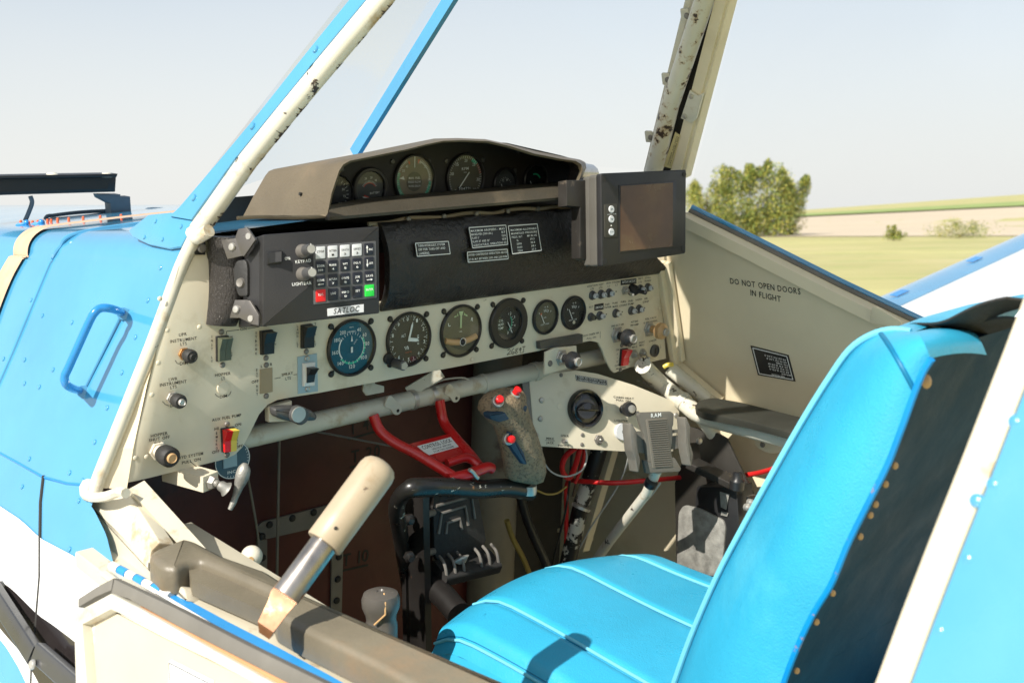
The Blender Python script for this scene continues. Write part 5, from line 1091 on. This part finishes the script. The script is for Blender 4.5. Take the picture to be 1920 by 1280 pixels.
for s_,a in [('CABIN HEAT',(1150,745.5,1188,749)),('PULL ON',(1155,751,1182,753.5)),('LIGHTER',(1152,789.5,1177,791)),('SPKR',(1051,818,1066,819)),('PHONE',(1046,836.5,1067,837.5)),('MIKE',(1024,823,1038,824)),('JACK',(1024,831,1038,832)),('OFF',(1192,714,1199,717)),('RADIO',(1205,718,1225,729))]: mb.T(CF,s_,*a,h=.0034)
mb.line(CF,CF.loc(1022,825),CF.loc(1040,826),.0006,.0006)
put(mb,'console_lettering',KMARK,CN)
pz=[(1079,702.5),(1138,712),(1139,723),(1081,713.5)]
o=put(MB().prism(CF,CF.poly(pz,.001),0,.001),'placard',PLAS,CN); B=bil(CF,pz,.0012); mb=MB(); frame_lines(mb,CF,B,.0013,.015,.0005,.08)
mb.text(CF,'CABIN AIR CONTROL VALVE',B(.06,.42),B(.94,.42),.0022,.0013).text(CF,'TURN KNOB TO OPEN OR CLOSE',B(.06,.80),B(.94,.80),.0022,.0013); put(mb,'placard_lettering',WMARK,o)
VK=thing('vent_knob','large round glossy black vent knob on the side console','knob'); f=CF.at(1096,766); GB=mat('gloss_black',(.01,.01,.011),.15,var=.2,coat=.5)
put(MB().lathe(f,[(.034,0),(.034,.006),(.031,.011),(.028,.010),(.026,.004)],seg=48),'rim',GB,VK)
put(MB().lathe(f,[(.0255,.003),(.0255,.006),(.022,.008),(.015,.0075),(.001,.0070)],seg=40),'knob_disc',GB,VK)
q=[(-.021+.042*i/12,.000+.011*math.sin(math.pi*i/12)) for i in range(13)]; put(MB().prism(f,q+[(.021,-.004),(-.021,-.004)],.006,.016,.003),'finger_bar',GB,VK)
f=CF.at(1169,767); HK=thing('heat_knob','black pull knob with a pale cap under CABIN HEAT lettering','knob'); put(MB().lathe(f,[(.0085,0),(.0085,.004),(.006,.006),(.006,.010),(.0125,.013),(.0135,.018),(.012,.024),(.007,.026)],seg=28),'knob_cap',PLAS,HK); put(MB().lathe(f,[(.0066,.026),(.0070,.029),(.0052,.0295)],seg=20),'cap_insert',METAL,HK)
f=CF.at(1165,809); LG=thing('lighter_knob','white round lighter knob under LIGHTER lettering','knob'); put(MB().lathe(f,[(.015,0),(.0155,.004),(.0145,.007)],seg=36),'knob_cap',KEYW,LG); put(MB().ring(f,0,0,.0022,.0030,.0073,20).box(f,0,0,.0008,.006,.0071,.0075),'symbol',KMARK,LG)
f=CF.at(1122,824); JK=thing('phone_jack','hexagonal metal jack socket on the side console','socket'); put(MB().cyl(f,0,0,.009,0,.004,6,.001).lathe(f,[(.006,.004),(.006,.008),(.004,.008),(.0035,.006)],seg=20),'socket_nut',DMET,JK); put(MB().ball(f.P(0,0,.007),.003,10),'plug_tip',METAL,JK)
f=CF.at(1057,827); JT=thing('mode_toggle','tiny toggle switch between SPKR and PHONE lettering','toggle switch'); put(MB().cyl(f,0,0,.0042,0,.003,16),'collar',DMET,JT); put(MB().tube([f.P(0,0,.002),f.P(0,.0015,.010)],[.0012,.002],8),'lever',METAL,JT)
# phone holder
PH=thing('phone_holder','dusty grey phone clamp with a ribbed back on a thin arm','phone holder')
PF=DFr((1200,775,1.66),(1277,768,1.70),(1222,888,1.67))
body=[(1196,777),(1202,773),(1258,771),(1264,775),(1263,797),(1261,800),(1262,812),(1258,856),(1266,858),(1278,878),(1275,884),(1212,887),(1207,862),(1214,862),(1209,818),(1202,798)]
pb_=put(MB().prism(PF,rnd(PF.poly(body),.002),-.006,0,.0015),'back_plate',PHON,PH)
put(MB().prism(PF,rnd(PF.poly([(1211,786),(1251,783),(1262,876),(1224,878)],.0008),.003),0,.0008,.0004),'rib_panel',mat('tan_rib_panel',(.17,.15,.12),.6),pb_)
B=bil(PF,[(1214,789),(1249,786),(1259,873),(1227,875)],.0008); mb=MB()
for i in range(22):
    a,b=B(.02,i/21),B(.98,i/21); mb.tube([PF.P(*a,.0012),PF.P(*b,.0012)],.0010,6)
put(mb,'ribs',PHON,pb_)
put(MB().T(PF,'RAM',1220,782.5,1239,780.5,.0062,.0010),'maker_lettering',WMARK,pb_)
def jaw(pts,nm='clamp_jaw'): 
    put(MB().prism(PF,rnd(PF.poly(pts,.010),.002),-.004,.016,.002),nm,PHON,PH)
jaw([(1177,794),(1181,793),(1190,808),(1192,840),(1197,862),(1194,884),(1190,884),(1187,862),(1181,845),(1178,815)])
jaw([(1279,782),(1283,781),(1291,800),(1290,830),(1296,850),(1293,873),(1289,872),(1284,850),(1281,830),(1281,805)])
put(MB().prism(PF,PF.poly([(1190,809),(1206,808),(1212,850),(1194,848)],-.006),-.012,-.006).prism(PF,PF.poly([(1258,818),(1284,815),(1284,838),(1260,842)],-.006),-.012,-.006).prism(PF,PF.poly([(1260,806),(1282,804),(1282,810),(1260,812)],-.004),-.008,-.004),'slide_bar',PHON,PH)
put(MB().tube([PF.hit(1232,880,-.012),DP(1212,925,1.74),DP(1150,1005,1.86),DP(1110,1060,1.95)],.0085,16),'support_arm',TUBEC,PH); put(MB().tube([DP(1222,902,1.70),DP(1218,910,1.705)],.0105,14),'cable_tie',PLAS,PH)
for p in [(1195,775),(1267,778)]: screw(CF,*p,.005,CN,METAL)
# ================================================================= RIGHT SIDE
put(MB().tube(crv([CF.hit(1205,685,.0),DP(1240,720,1.97),DP(1285,757,1.92),DP(1310,776,1.88),DP(1360,792,1.84),DP(1500,829,1.73),DP(1600,855,1.66)],6),.0155,20),'side_tube',TUBEC,AP)
put(MB().tube([DP(1284,755,1.92),DP(1281,752,1.922),DP(1278,749,1.925)],.0168,20),'weld_collar',TUBED,AP)
put(MB().tube([DP(1255,690,1.98),DP(1300,727,1.97),DP(1345,762,1.96)],.0135,16),'brace_tube',TUBEC,AP); put(MB().tube(crv([DP(1244,688,1.962),DP(1252,684,1.96),DP(1262,683,1.962)]),.004,8),'yellow_sealant',YEL,AP)
put(MB().tube([DP(1310,776,1.885),DP(1335,808,1.89),DP(1352,850,1.92)],.013,14),'side_tube',TUBEC,AP)
RZ=DFr((1304,768,1.845),(1510,818,1.675),(1316,748,1.885)); AR2=thing('right_arm_pad','dark flat arm pad below the right door','armrest')
put(MB().prism(RZ,rnd(RZ.poly([(1302,766),(1310,752),(1338,747),(1390,756),(1510,786),(1640,818),(1640,858),(1500,818),(1400,792),(1318,776)]),.008),-.010,.003,.003),'pad_body',mat('dark_vinyl',(.032,.032,.025),.5,var=.3),AR2)
BXF=DFr((1270,820,1.90),(1440,960,1.78),(1270,1060,1.92))
KBX=thing('radio_box','black steel equipment box with levers behind the phone holder','equipment box')
put(MB().prism(BXF,BXF.poly([(1292,800),(1345,812),(1362,822),(1440,985),(1430,1120),(1268,1100),(1265,905),(1280,860)],-.03),-.035,-.03,.001),'back_plate',mat('dark_steel_plate',(.05,.046,.04),.4,metal=.4,var=.3),KBX)
put(MB().prism(BXF,BXF.poly([(1330,905),(1405,905),(1412,1000),(1400,1130),(1330,1110),(1325,960)],-.02),-.028,.02,.003),'case',PLAS,KBX)
put(MB().bar(DP(1298,868,1.84),DP(1378,906,1.78),.035,.012,up=(0,0,1),bev=.002),'top_rail',mat('worn_black_bracket',(.04,.036,.032)),KBX)
put(MB().lathe(ffr(DP(1382,905,1.74),(0,0,1)),[(.012,-.010),(.012,.004),(.0085,.008),(.0075,.018),(.006,.019)],seg=20),'valve_knob',PLAS,KBX)
QF=BXF.off(.022); o=put(MB().prism(QF,QF.poly([(1350,921),(1368,926),(1362,955),(1352,950)]),0,.001).prism(QF,QF.poly([(1353,958),(1366,961),(1364,968),(1352,965)]),0,.001),'torn_label',ALU,KBX)
put(MB().prism(BXF,rnd(BXF.poly([(1282,946),(1310,952),(1356,975),(1360,990),(1352,1080),(1268,1075),(1272,960)],.024),.008),.020,.024,.001),'metal_guard',ALU,KBX)
for p in [(1404,941),(1416,946),(1398,950),(1420,938)]:
    put(MB().lathe(ffr(DP(*p,1.70),(-.2,-1,.2)),[(.006,0),(.006,.006),(.0035,.008),(.003,.012)],seg=12),'hose_fitting',METAL,KBX)
put(MB().prism(BXF,BXF.poly([(1400,930),(1425,938),(1440,985),(1408,975)],.01),-.01,.012),'fitting_block',DMET,KBX)
put(MB().lathe(ffr(DP(1310,826,1.85),(-.2,-1,.1)),[(.006,0),(.005,.004),(.002,.003)],seg=12),'screw',METAL,KBX)
put(MB().bar(DP(1300,830,1.86),DP(1310,885,1.85),.022,.004,up=(0,-1,0)),'strap_plate',mat('dark_steel_plate',(.05,.046,.04)),KBX)
AS_=thing('armrest_bracket','oval cream bracket plate under the right side tube','bracket'); f=DFr((1420,830,1.84),(1475,840,1.80),(1420,850,1.84)); put(MB().prism(f,rnd(f.poly([(1412,820),(1475,833),(1465,848),(1440,850),(1418,838)]),.008),-.003,0,.001),'bracket_plate',WALLC,AS_); screw(f,1430,833,.005,AS_)
# cables
def cable(nm,pts,r,m,label,cat='cable',n=8):
    solo(MB().tube(crv([DP(*p) for p in pts],n),r,10),nm,m,label,cat,smooth=60)
CR=mat('red_cable',(.62,.02,.02),.35,var=.08); CK=mat('black_hose',(.018,.018,.018),.35,var=.2); CW=mat('grey_white_wire',(.5,.5,.47),.5); CY=mat('yellow_hose',(.38,.27,.07),.5); CB=mat('brown_wire',(.12,.07,.04),.5)
cable('red_cable',[(1062,1120,2.03),(1062,1040,2.0),(1062,960,1.98),(1064,905,1.96),(1090,902,1.93),(1150,905,1.90),(1220,900,1.90),(1300,893,1.95),(1400,890,1.90),(1470,872,1.80),(1560,840,1.72)],.0045,CR,'thick red cable running from the floor across to the right wall')
cable('red_cable',[(1080,838,1.86),(1060,856,1.87),(1054,880,1.88),(1066,896,1.90),(1078,875,1.89),(1088,838,1.87)],.0050,CR,'red cable loop hanging under the side console')
cable('red_cable',[(1096,838,1.90),(1092,870,1.91),(1078,905,1.92)],.0035,CR,'thin straight red cable just right of the hanging red loop')
cable('white_wire',[(1015,838,1.85),(1018,862,1.85),(1035,885,1.85),(1062,893,1.86),(1090,882,1.86),(1100,860,1.87),(1098,840,1.87)],.0016,CW,'thin pale wire hanging in a wide loop under the side console','wire')
cable('white_wire',[(1180,845,1.88),(1172,880,1.90),(1150,925,1.92),(1110,985,1.96),(1085,1030,2.0)],.0016,CW,'thin pale wire slanting down right of the peeling pipe','wire')
cable('white_wire',[(1238,905,1.72),(1220,930,1.76),(1190,960,1.80),(1160,985,1.84)],.0013,CW,'thin pale wire slack beside the phone holder arm','wire')
cable('black_hose',[(972,915,1.86),(985,965,1.88),(1000,1005,1.90),(1022,1055,1.93),(1050,1130,1.97)],.0085,CK,'thick black hose dropping behind the stick grip','hose')
cable('yellow_hose',[(950,975,1.90),(962,1010,1.92),(985,1055,1.95),(1010,1130,1.98)],.0050,CY,'dull yellow hose next to the thick black one','hose')
cable('brown_wire',[(1004,918,1.86),(1025,926,1.87),(1045,924,1.88),(1062,912,1.9)],.0018,CY,'short yellowish wire sagging right of the stick socket','wire')
cable('black_wire',[(1072,850,1.92),(1068,900,1.93),(1060,960,1.95),(1040,1040,1.98),(1030,1110,2.0)],.0022,CK,'thin black wire running down beside the red cable','wire')
cable('brown_wire',[(1088,840,1.94),(1086,880,1.95),(1074,930,1.96)],.0025,CB,'short brown wire behind the red cables','wire')
solo(MB().tube([DP(1125,838,1.96),DP(1112,880,1.965),DP(1090,945,1.98),DP(1068,1040,2.0),DP(1050,1120,2.02)],.0155,18),'peeling_pipe',BLKP,'pipe with peeling black tape over cream paint behind the red cables','pipe')
put(MB().bar(DP(1150,842,2.0),DP(1095,1030,2.05),.018,.012,up=(0,1,0)),'wall_angle',WALLC,AP)
solo(MB().tube([DP(1091,948,1.955),DP(1089,953,1.955)],.0185,18),'pipe_clip',METAL,'narrow metal clip around the peeling pipe','clip')
# pedal
PD=thing('rudder_pedal','black cast rudder pedal with stepped ribs beneath the stick','pedal')
RF=DFr((815,940,1.66),(905,915,1.72),(830,1040,1.67))
put(MB().prism(RF,rnd(RF.poly([(812,935),(895,915),(912,1010),(906,1035),(828,1060),(815,1040)]),.004),-.008,0,.002),'pedal_plate',RUBK,PD)
for k,q in enumerate([[(818,948),(884,930),(890,972)],[(822,1000),(828,962),(872,948),(878,984)],[(836,1000),(838,980),(862,972),(866,992)]]):
    put(MB().tube([RF.hit(x,y,.001) for x,y in q],.0028,8),'raised_rib',DMET,PD)
LBc=[RF.hit(822,1075,.01),RF.hit(925,1050,.01)]
put(MB().bar(LBc[0],LBc[1],.045,.02,up=(0,-.4,1),bev=.006),'heel_bar',RUBK,PD)
for k in range(7):
    if k==3: continue
    a=LBc[0].lerp(LBc[1],.03+k*.157); up_=RF.ey; put(MB().tube(crv([a+up_*.028+RF.ez*.002,a+up_*.018+RF.ez*.014,a-up_*.0+RF.ez*.017,a-up_*.018+RF.ez*.012]),.0026,8),'tread_bar',DMET,PD)
put(MB().prism(RF,RF.poly([(850,1054),(866,1044),(880,1040),(873,1055),(862,1058)],.026),.020,.026,.001),'tread_badge',METAL,PD)
# column support plates behind the stick
CS=thing('stick_support','black painted steel column with two flanges carrying the control stick','support column')
put(MB().bar(DP(783,925,1.60),DP(790,1250,1.68),.012,.040,up=(0,-1,0)),'flange',BLKW,CS); put(MB().bar(DP(765,925,1.63),DP(770,1230,1.70),.022,.010,up=(0,-1,0)),'web_plate',BLKW,CS); put(MB().bar(DP(815,925,1.66),DP(812,1120,1.72),.012,.010,up=(0,-1,0)),'flange',BLKW,CS)
for y in (962,972,1042,1036): pass
for p in [(766,972),(766,1042)]: put(MB().lathe(ffr(DP(*p,1.60),(-.3,-1,0)),[(.009,0),(.009,.006),(.005,.008),(.005,.013)],seg=6),'bolt',BLKW,CS)
for y in (960,1033): put(MB().tube([DP(787,y+8,1.62),DP(812,y,1.66)],.006,10),'cross_pin',DMET,CS)
put(MB().tube([DP(790,1080,1.68),DP(835,1120,1.63),DP(860,1150,1.60)],.019,18),'lower_arm',BLKW,CS)
# ================================================================= SEAT
SE=thing('pilot_seat','bright turquoise vinyl pilot seat with piped cushion and tall back','seat')
def scl(p,k): return CA+(V(p)-CA)*k
ZC=-.345; ZZ=ZFr(-.35)
FL,FR=ZZ.hit(800,1165),ZZ.hit(1180,1010)      # front corners
seams=[0,.11,.46,.90,1.0]
# cushion: u across (0 left..1 right), v from front to back
def cush(u,v):
    x=FL.x+(FR.x-FL.x)*u; y=-.175-.62*v
    cr=.020*(1-(2*u-1)**2)
    for s_ in (.02,.20,.55,.86): cr-=.006*math.exp(-((u-s_)/.012)**2)
    e=0
    if v<.12: e-=.024*(1-v/.12)**2.2
    if u<.06: e-=.030*(1-u/.06)**2
    if u>.95: e-=.030*((u-.95)/.05)**2
    yy=y+.02*math.sin(math.pi*u)*(1-v)
    return V((x,yy,ZC+cr+e+.006*math.sin(v*6+u*4)))
put(MB().grid(cush,90,50),'cushion_top',VINYL,SE,smooth=60)
def side(a,b):
    if a<.4: u,v=0,1-a/.4
    elif a<.6: u,v=(a-.4)/.2,0
    else: u,v=1,(a-.6)/.4
    p=cush(u,v); return p+V((0,0,-.10*b))+V((( -.012 if u==0 else .012 if u==1 else 0)*math.sin(math.pi*b),.012*math.sin(math.pi*b) if v==0 else 0,0))
put(MB().grid(side,60,6),'cushion_side',VINYL,SE,smooth=60)
for s_ in (.02,.20,.55,.86):
    put(MB().tube([cush(s_,v/24)+V((0,0,.0045)) for v in range(0,25)],.0022,8),'piping',VINYLS,SE); put(MB().tube([cush(s_+.008,v/24)+V((0,0,.0004)) for v in range(0,25)],.0007,6),'seam',mat('seam_blue',(.0,.16,.32),.5),SE)
put(MB().tube([cush(.995,v/24)+V((0,0,.001)) for v in range(0,25)],.003,8),'piping',VINYLS,SE)
# back: slab tilted aft. traced side outline at x=.0
SX=XFr(-.02)
fo=[(1262,1300),(1300,1195),(1350,1080),(1400,985),(1450,895),(1510,790),(1560,710),(1600,655),(1640,628),(1680,618),(1715,622)]
bo=[(1450,1330),(1482,1240),(1520,1150),(1560,1085),(1592,1010),(1630,930),(1665,860),(1690,800),(1708,740),(1726,700),(1745,672)]
# the cushion side band is the rounded left flank of the back
XR=XFr(.045); XL=XFr(-.02)
Fp=[XR.hit(*p) for p in fo]; Bp=[XL.hit(*p) for p in bo]
n=len(Fp); rings=[]
W_=.42
for i in range(n):
    f_,b_=Fp[i],Bp[i]; m=f_.lerp(b_,.45); d=(b_-f_); out=V((-.030,-.012,.012))
    tl=V((W_,0,0)); r=[]
    for k in range(9):
        t=k/8; r.append(f_.lerp(b_,t)+out*math.sin(math.pi*t)*1.0)
    # front face goes right
    fr_=[f_+V((W_*q,.018*math.sin(math.pi*q),0)) for q in (.25,.5,.75,.95)]
    rings.append((r,fr_))
mb=MB(); allr=[[q for q in reversed(fr_)]+r for r,fr_ in rings]
m_=len(allr[0])
# resample along height for smoothness
cols=[crv([allr[i][k] for i in range(n)],4) for k in range(m_)]
N=len(cols[0]); mb.grid(lambda a,b:cols[round(b*(m_-1))][round(a*(N-1))],N-1,m_-1)
put(mb,'back_cushion',VINYL,SE,smooth=70)
# top of the back running right
tp=[]
for k in range(m_): pass
te=cols; topc=[c[-1] for c in cols]
def capf(a,b):
    # from the top ring across to the right, sagging towards the shell
    k=4+round(b*8); p=te[k][-1]; return p+V((.11*a,0,-.012*a*a))
put(MB().grid(capf,16,8),'back_top',VINYL,SE,smooth=70)
put(MB().tube(crv([cols[8][i]+V((-.022,-.008,.008)) for i in range(0,1)] or []+[]) if False else [cols[4][i]+V((-.003,.002,0)) for i in range(N)],.0032,8),'piping',VINYLS,SE)
put(MB().tube(crv([cols[k][round((N-1)*.83)]+(cols[k][round((N-1)*.83)]-V((.1,cols[k][round((N-1)*.83)].y+.0,0)))*0 for k in range(4,13)],3),.0022,8),'piping',mat('seam_blue',(.0,.22,.42),.4),SE)
# ragged hem and screws along the rear edge
hem=[c for c in cols[12]]
put(MB().tube([p+V((-.001+.0004*math.sin(i*.21),-.002+.0007*math.sin(i*.13),.0)) for i,p in enumerate(crv(hem,4))],.0030,8),'hem',mat('blue_hem',(.0,.24,.62),.35,c2=(.30,.22,.22),c2s=60,c2t=.62),SE)
# rear shell
def shell(a,b): 
    i=a*(N-1); p=hem[int(i)].lerp(hem[min(N-1,int(i)+1)],i-int(i)); return p+V((.44*b,.012*math.sin(math.pi*b)+.0,0))+V((.004,.004,0))
put(MB().grid(shell,N-1,12,th=(0,.01,0)),'back_shell',NAVY,SE,smooth=60)
put(MB().grid(lambda a,b: shell(0,b)+V((-.0,.05*a,-.28*a)),4,8,th=(0,.01,0)),'shell_skirt',NAVY,SE,smooth=60)
for px,py in [(1725,709),(1660,870),(1640,890),(1612,930),(1613,952),(1590,985),(1540,1108),(1510,1158),(1470,1250)]:
    i=min(range(N),key=lambda i:(proj_(hem[i]+V((.012,0,0)))-V((px,py))).length); p=hem[i]+V((.013,-.003,0)); 
    put(MB().lathe(ffr(p,(-.3,-1,.25)),[(.0032 if py>720 else .006,0),(.003,.0015),(.0015,.0022)],seg=12),'upholstery_tack',KNOBT,SE)
put(MB().prism(XFr(0.1),[(0,0),(.001,0),(.001,.001)],0,.001),'tag',METAL,SE) if False else None
# seat belt straps over the top
SB=thing('shoulder_harness','black woven shoulder harness straps lying over the top of the seat back','harness')
HW=mat('black_webbing',(.03,.027,.025),.7,var=.3,bump=.5,bs=300)
def belt(pts,w,nm='strap'):
    A=crv([V(p) for p in pts],8); d=V((0,0,1)); mb=MB(); nn=len(A); mb.grid(lambda a,b:A[round(a*(nn-1))]+w*(b-.5)+V((0,0,.003*math.sin(a*9+b))),nn-1,3,th=(0,0,-.002)); put(mb,nm,HW,SB,smooth=60)
belt([DP(1722,622,.985),DP(1752,611,.97),DP(1800,598,.93),DP(1850,585,.90),DP(1930,560,.86)],V((.026,-.026,.0)))
belt([DP(1715,632,1.02),DP(1790,618,.98),DP(1870,606,.93),DP(1950,600,.88)],V((.02,-.03,.0)))
# ================================================================= AFT DOOR POST AND SKIN (left, near the camera)
RP=[LWF.hit(*p,0) for p in [(1935,520),(1880,665),(1800,870),(1740,1020),(1690,1150),(1640,1285),(1600,1400)]]
mb=MB()
e0=[p+V((0,.0,0)) for p in RP]; e1=[p+V((0.004,-.018,.0))+LWF.ez*.004 for p in RP]
mb.loft([[a,b,b-LWF.ez*.02,a-LWF.ez*.02] for a,b in zip(e0,e1)]); put(mb,'aft_door_post',SILLC,AP)
def aft(a,b):
    i=a*(len(RP)-1); k=min(len(RP)-2,int(i)); p=RP[k].lerp(RP[k+1],i-k); return p+V((0.0,-.020-1.2*b,.0+.10*b))+LWF.ez*(.003-.03*b+.0015*math.sin(a*11+b*30)*math.sin(b*25))
put(MB().grid(aft,40,60),'aft_side_skin',BLUE,AP,smooth=60)
for p in [(1864,908),(1815,1047),(1763,1182),(1832,938),(1905,790)]:
    f=LWF.at(*p,.001); put(MB().lathe(f,[(.0045,-.002),(.0042,.001),(.0025,.0022),(.0005,.0025)],seg=14),'rivet',BLUE,AP)
# ================================================================= OPEN DOOR (left, folded down)
OD=thing('open_door','cream inner face of the open left door folded down beside the cockpit, with a worn seal','door')
OF=Fr(LWF.P(0,0,.055),LWF.ex,LWF.ey)
dq=[(142,1122),(180,1100),(214,1082),(300,1134),(420,1196),(560,1268),(760,1368),(800,1500),(150,1500)]
put(MB().prism(OF,OF.poly(dq),-.02,-.004,.002),'door_skin',WHITE,OD)
def dstrip(top,bot,c0,c1,m,nm,bev=.001): put(MB().prism(OF,OF.poly(top+bot[::-1],c1),c0,c1,bev),nm,m,OD)
dstrip([(214,1085),(330,1140),(470,1212),(640,1295),(760,1360)],[(208,1112),(240,1122),(330,1172),(470,1244),(600,1312)],-.004,.006,GREYR,'rubber_seal')
dstrip([(146,1122),(180,1100),(212,1083)],[(146,1138),(180,1118),(208,1106)],-.004,.006,GREYR,'rubber_seal')
dstrip([(262,1136),(330,1172),(470,1244),(560,1290),(640,1330)],[(262,1140),(330,1180),(470,1254),(540,1292),(600,1326)],-.002,.0055,SEALO,'sealant_line',.0005)
dstrip([(208,1112),(262,1140),(400,1218),(520,1284),(600,1330)],[(204,1140),(260,1166),(400,1240),(500,1292),(560,1330)],-.004,.010,TUBED,'door_rim')
dstrip([(144,1146),(208,1112),(214,1116)],[(150,1172),(206,1142),(212,1140)],-.004,.010,TUBED,'door_rim')
dstrip([(138,1150),(152,1142)],[(148,1500),(178,1500)],-.004,.010,TUBED,'door_rim')
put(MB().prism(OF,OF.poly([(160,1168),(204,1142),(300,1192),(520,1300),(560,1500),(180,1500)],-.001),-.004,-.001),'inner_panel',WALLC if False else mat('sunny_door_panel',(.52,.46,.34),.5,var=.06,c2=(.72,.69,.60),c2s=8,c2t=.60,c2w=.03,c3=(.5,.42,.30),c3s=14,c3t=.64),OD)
o=put(MB().prism(OF,OF.poly([(316,1240),(322,1236),(400,1275),(400,1400),(316,1400)],.0005),-.001,.0005),'paper_card',KEYW,OD)
mb=MB(); 
for a,b in [((318,1242),(400,1284)),((318,1242),(320,1300))]: mb.line(OF,OF.loc(*a),OF.loc(*b),.0008,.0008)
for k in range(6): mb.line(OF,OF.loc(328,1256+k*7),OF.loc(372,1277+k*7),.0005,.0008)
put(mb,'card_lines',KMARK,o)
# hinge along the sill
HG=thing('door_hinge','blue painted piano hinge along the left sill beside the open door','hinge')
HB=mat('hinge_blue',(.03,.27,.62),.3)
hl=[ZFr(-.183).hit(*p) for p in [(210,1060),(262,1084),(322,1118)]]
H0,H1=hl[0],hl[2]
for k in range(7):
    a=H0.lerp(H1,k/7); b=H0.lerp(H1,(k+.92)/7); put(MB().tube([a,b],.0052,12),'hinge_knuckle',HB if k%2 else WHITE,HG)
st=[ZFr(-.183).hit(*p) for p in [(322,1110),(345,1120),(430,1166),(520,1212),(620,1266),(760,1345)]]
sb=[ZFr(-.183).hit(*p) for p in [(318,1122),(340,1144),(430,1192),(520,1238),(600,1282),(740,1368)]]
mb=MB(); nn=len(st)
for i in range(nn-1): mb.add([st[i],sb[i],sb[i+1],st[i+1]],[[0,1,2,3]])
put(mb,'hinge_leaf',HB,HG)
# grey step bar low on the nose
GB2=mat('dark_grey_bar',(.06,.06,.062),.3,metal=.3,var=.2,coat=.3)
SP=thing('spray_step_bar','grey metal bar running down the black stripe low on the nose','bar')
def gb(a,b,w): return MB().bar(LWF.hit(*a,.02),LWF.hit(*b,.02),w,.012,up=LWF.ez,bev=.002)
put(gb((-20,1095),(66,1228),.022),'bar_section',GB2,SP); put(gb((72,1222),(160,1300),.022),'bar_section',GB2,SP); screw(LWF,62,1245,.006,SP,METAL,.028)
# ================================================================= ON THE NOSE
NB=thing('light_bar','long black light bar on a grey stand ahead of the windscreen','light bar')
LBF=YF(.75)
a=LBF.hit(-40,351); b=LBF.hit(217,347)
q=[LBF.hit(*p) for p in [(-60,334),(219,328),(217,364),(190,366),(-60,370)]]
mb=MB().prism(LBF,LBF.poly([(-60,334),(219,328),(217,360),(-60,368)]),-.05,-.002,.001); put(mb,'bar_case',PLAS,NB)
put(MB().prism(LBF,LBF.poly([(-60,337),(206,333),(202,354),(-60,361)],.001),-.003,.001),'bar_window',KMARK,NB)
put(MB().prism(LBF,LBF.poly([(-60,331),(221,326),(219,332),(-60,336)],.012),-.03,.012,.001),'bar_hood',PLAS,NB)
for x in (98,200): put(MB().cyl(Fr(LBF.hit(x,330,.0),(1,0,0),(0,1,0)),0,0,.010,-.002,.006,20,.003),'cap_bolt',TUBEC,NB)
put(MB().prism(LBF,LBF.poly([(187,365),(228,365),(228,370),(246,369),(249,412),(212,418),(209,382),(190,372)]),-.03,-.004,.001),'stand',SADG,NB)
put(MB().tube(crv([LBF.hit(*p,-.01) for p in [(57,368),(60,380),(54,398),(47,414)]]),.004,8),'bar_cable',SADG,NB)
cable('grey_pipe',[(82,418,1.95),(88,406,1.95),(100,404,1.96),(130,400,1.98),(165,397,2.0),(205,395,2.02)],.0035,SADG,'thin grey pipe bent along the nose top under the light bar','pipe')
cable('grey_pipe',[(262,420,2.1),(272,395,2.1),(300,392,2.12),(315,394,2.12)],.0035,SADG,'short grey pipe on the nose beside the windscreen foot','pipe')
vg='upright pins along the nose seam'
for i,(x,y0,y1) in enumerate([(227,404,423),(188,406,426),(156,408,429),(129,410,431),(108,411,432),(96,413,433),(89,413,433),(80,414,432),(71,415,432),(61,416,432),(54,417,432),(47,418,430),(39,415,430)]):
    P0=DP(x,y1,1.80); P1=DP(x,y0,1.80); s=MB().tube([P0,P0.lerp(P1,.25),P0.lerp(P1,.3),P1],[.004,.004,.0026,.0022],8).ball(P1,.0026,8); solo(s,'orange_pin',ORNG,'thin orange pin, %s along the nose seam'%['nearest the windscreen','second from the windscreen','third from the windscreen','fourth from the windscreen','fifth from the windscreen','sixth from the windscreen','seventh from the windscreen','eighth from the windscreen','ninth from the windscreen','tenth from the windscreen','eleventh from the windscreen','twelfth from the windscreen','farthest from the windscreen'][i],'pin','orange pins along the nose')
for i,(x,y0,y1) in enumerate([(220,403,418),(192,407,420),(165,407,422),(134,409,423),(105,411,424)]):
    P0=DP(x,y1,1.95); P1=DP(x,y0,1.95); solo(MB().tube([P0,P1],.0026,8).tube([P0,P0.lerp(P1,.25)],.004,8),'blue_pin',BLUE2,'blue pin %s behind the orange ones'%['nearest the windscreen','second from the windscreen','third from the windscreen','fourth from the windscreen','farthest from the windscreen'][i],'pin','blue pins along the nose')
solo(MB().prism(DFr((246,410,1.85),(275,409,1.87),(246,421,1.85)),[(0,0),(.027,0),(.027,-.012),(0,-.012)],-.03,0,.001),'blue_clip',BLUE2,'small blue clip block at the windscreen foot','clip')
for i,(x,y) in enumerate([(40,424),(68,423)]):
    solo(MB().tube(crv([DP(x-8,y+6,1.8),DP(x-6,y-1,1.8),DP(x+4,y-3,1.8),DP(x+10,y-6,1.8)]),[.004],8).ball(DP(x+10,y-6,1.8),.0055,10),'latch',BLUE2,['blue latch lever farthest left on the nose','blue latch lever between the orange pins'][i],'latch')
finish()
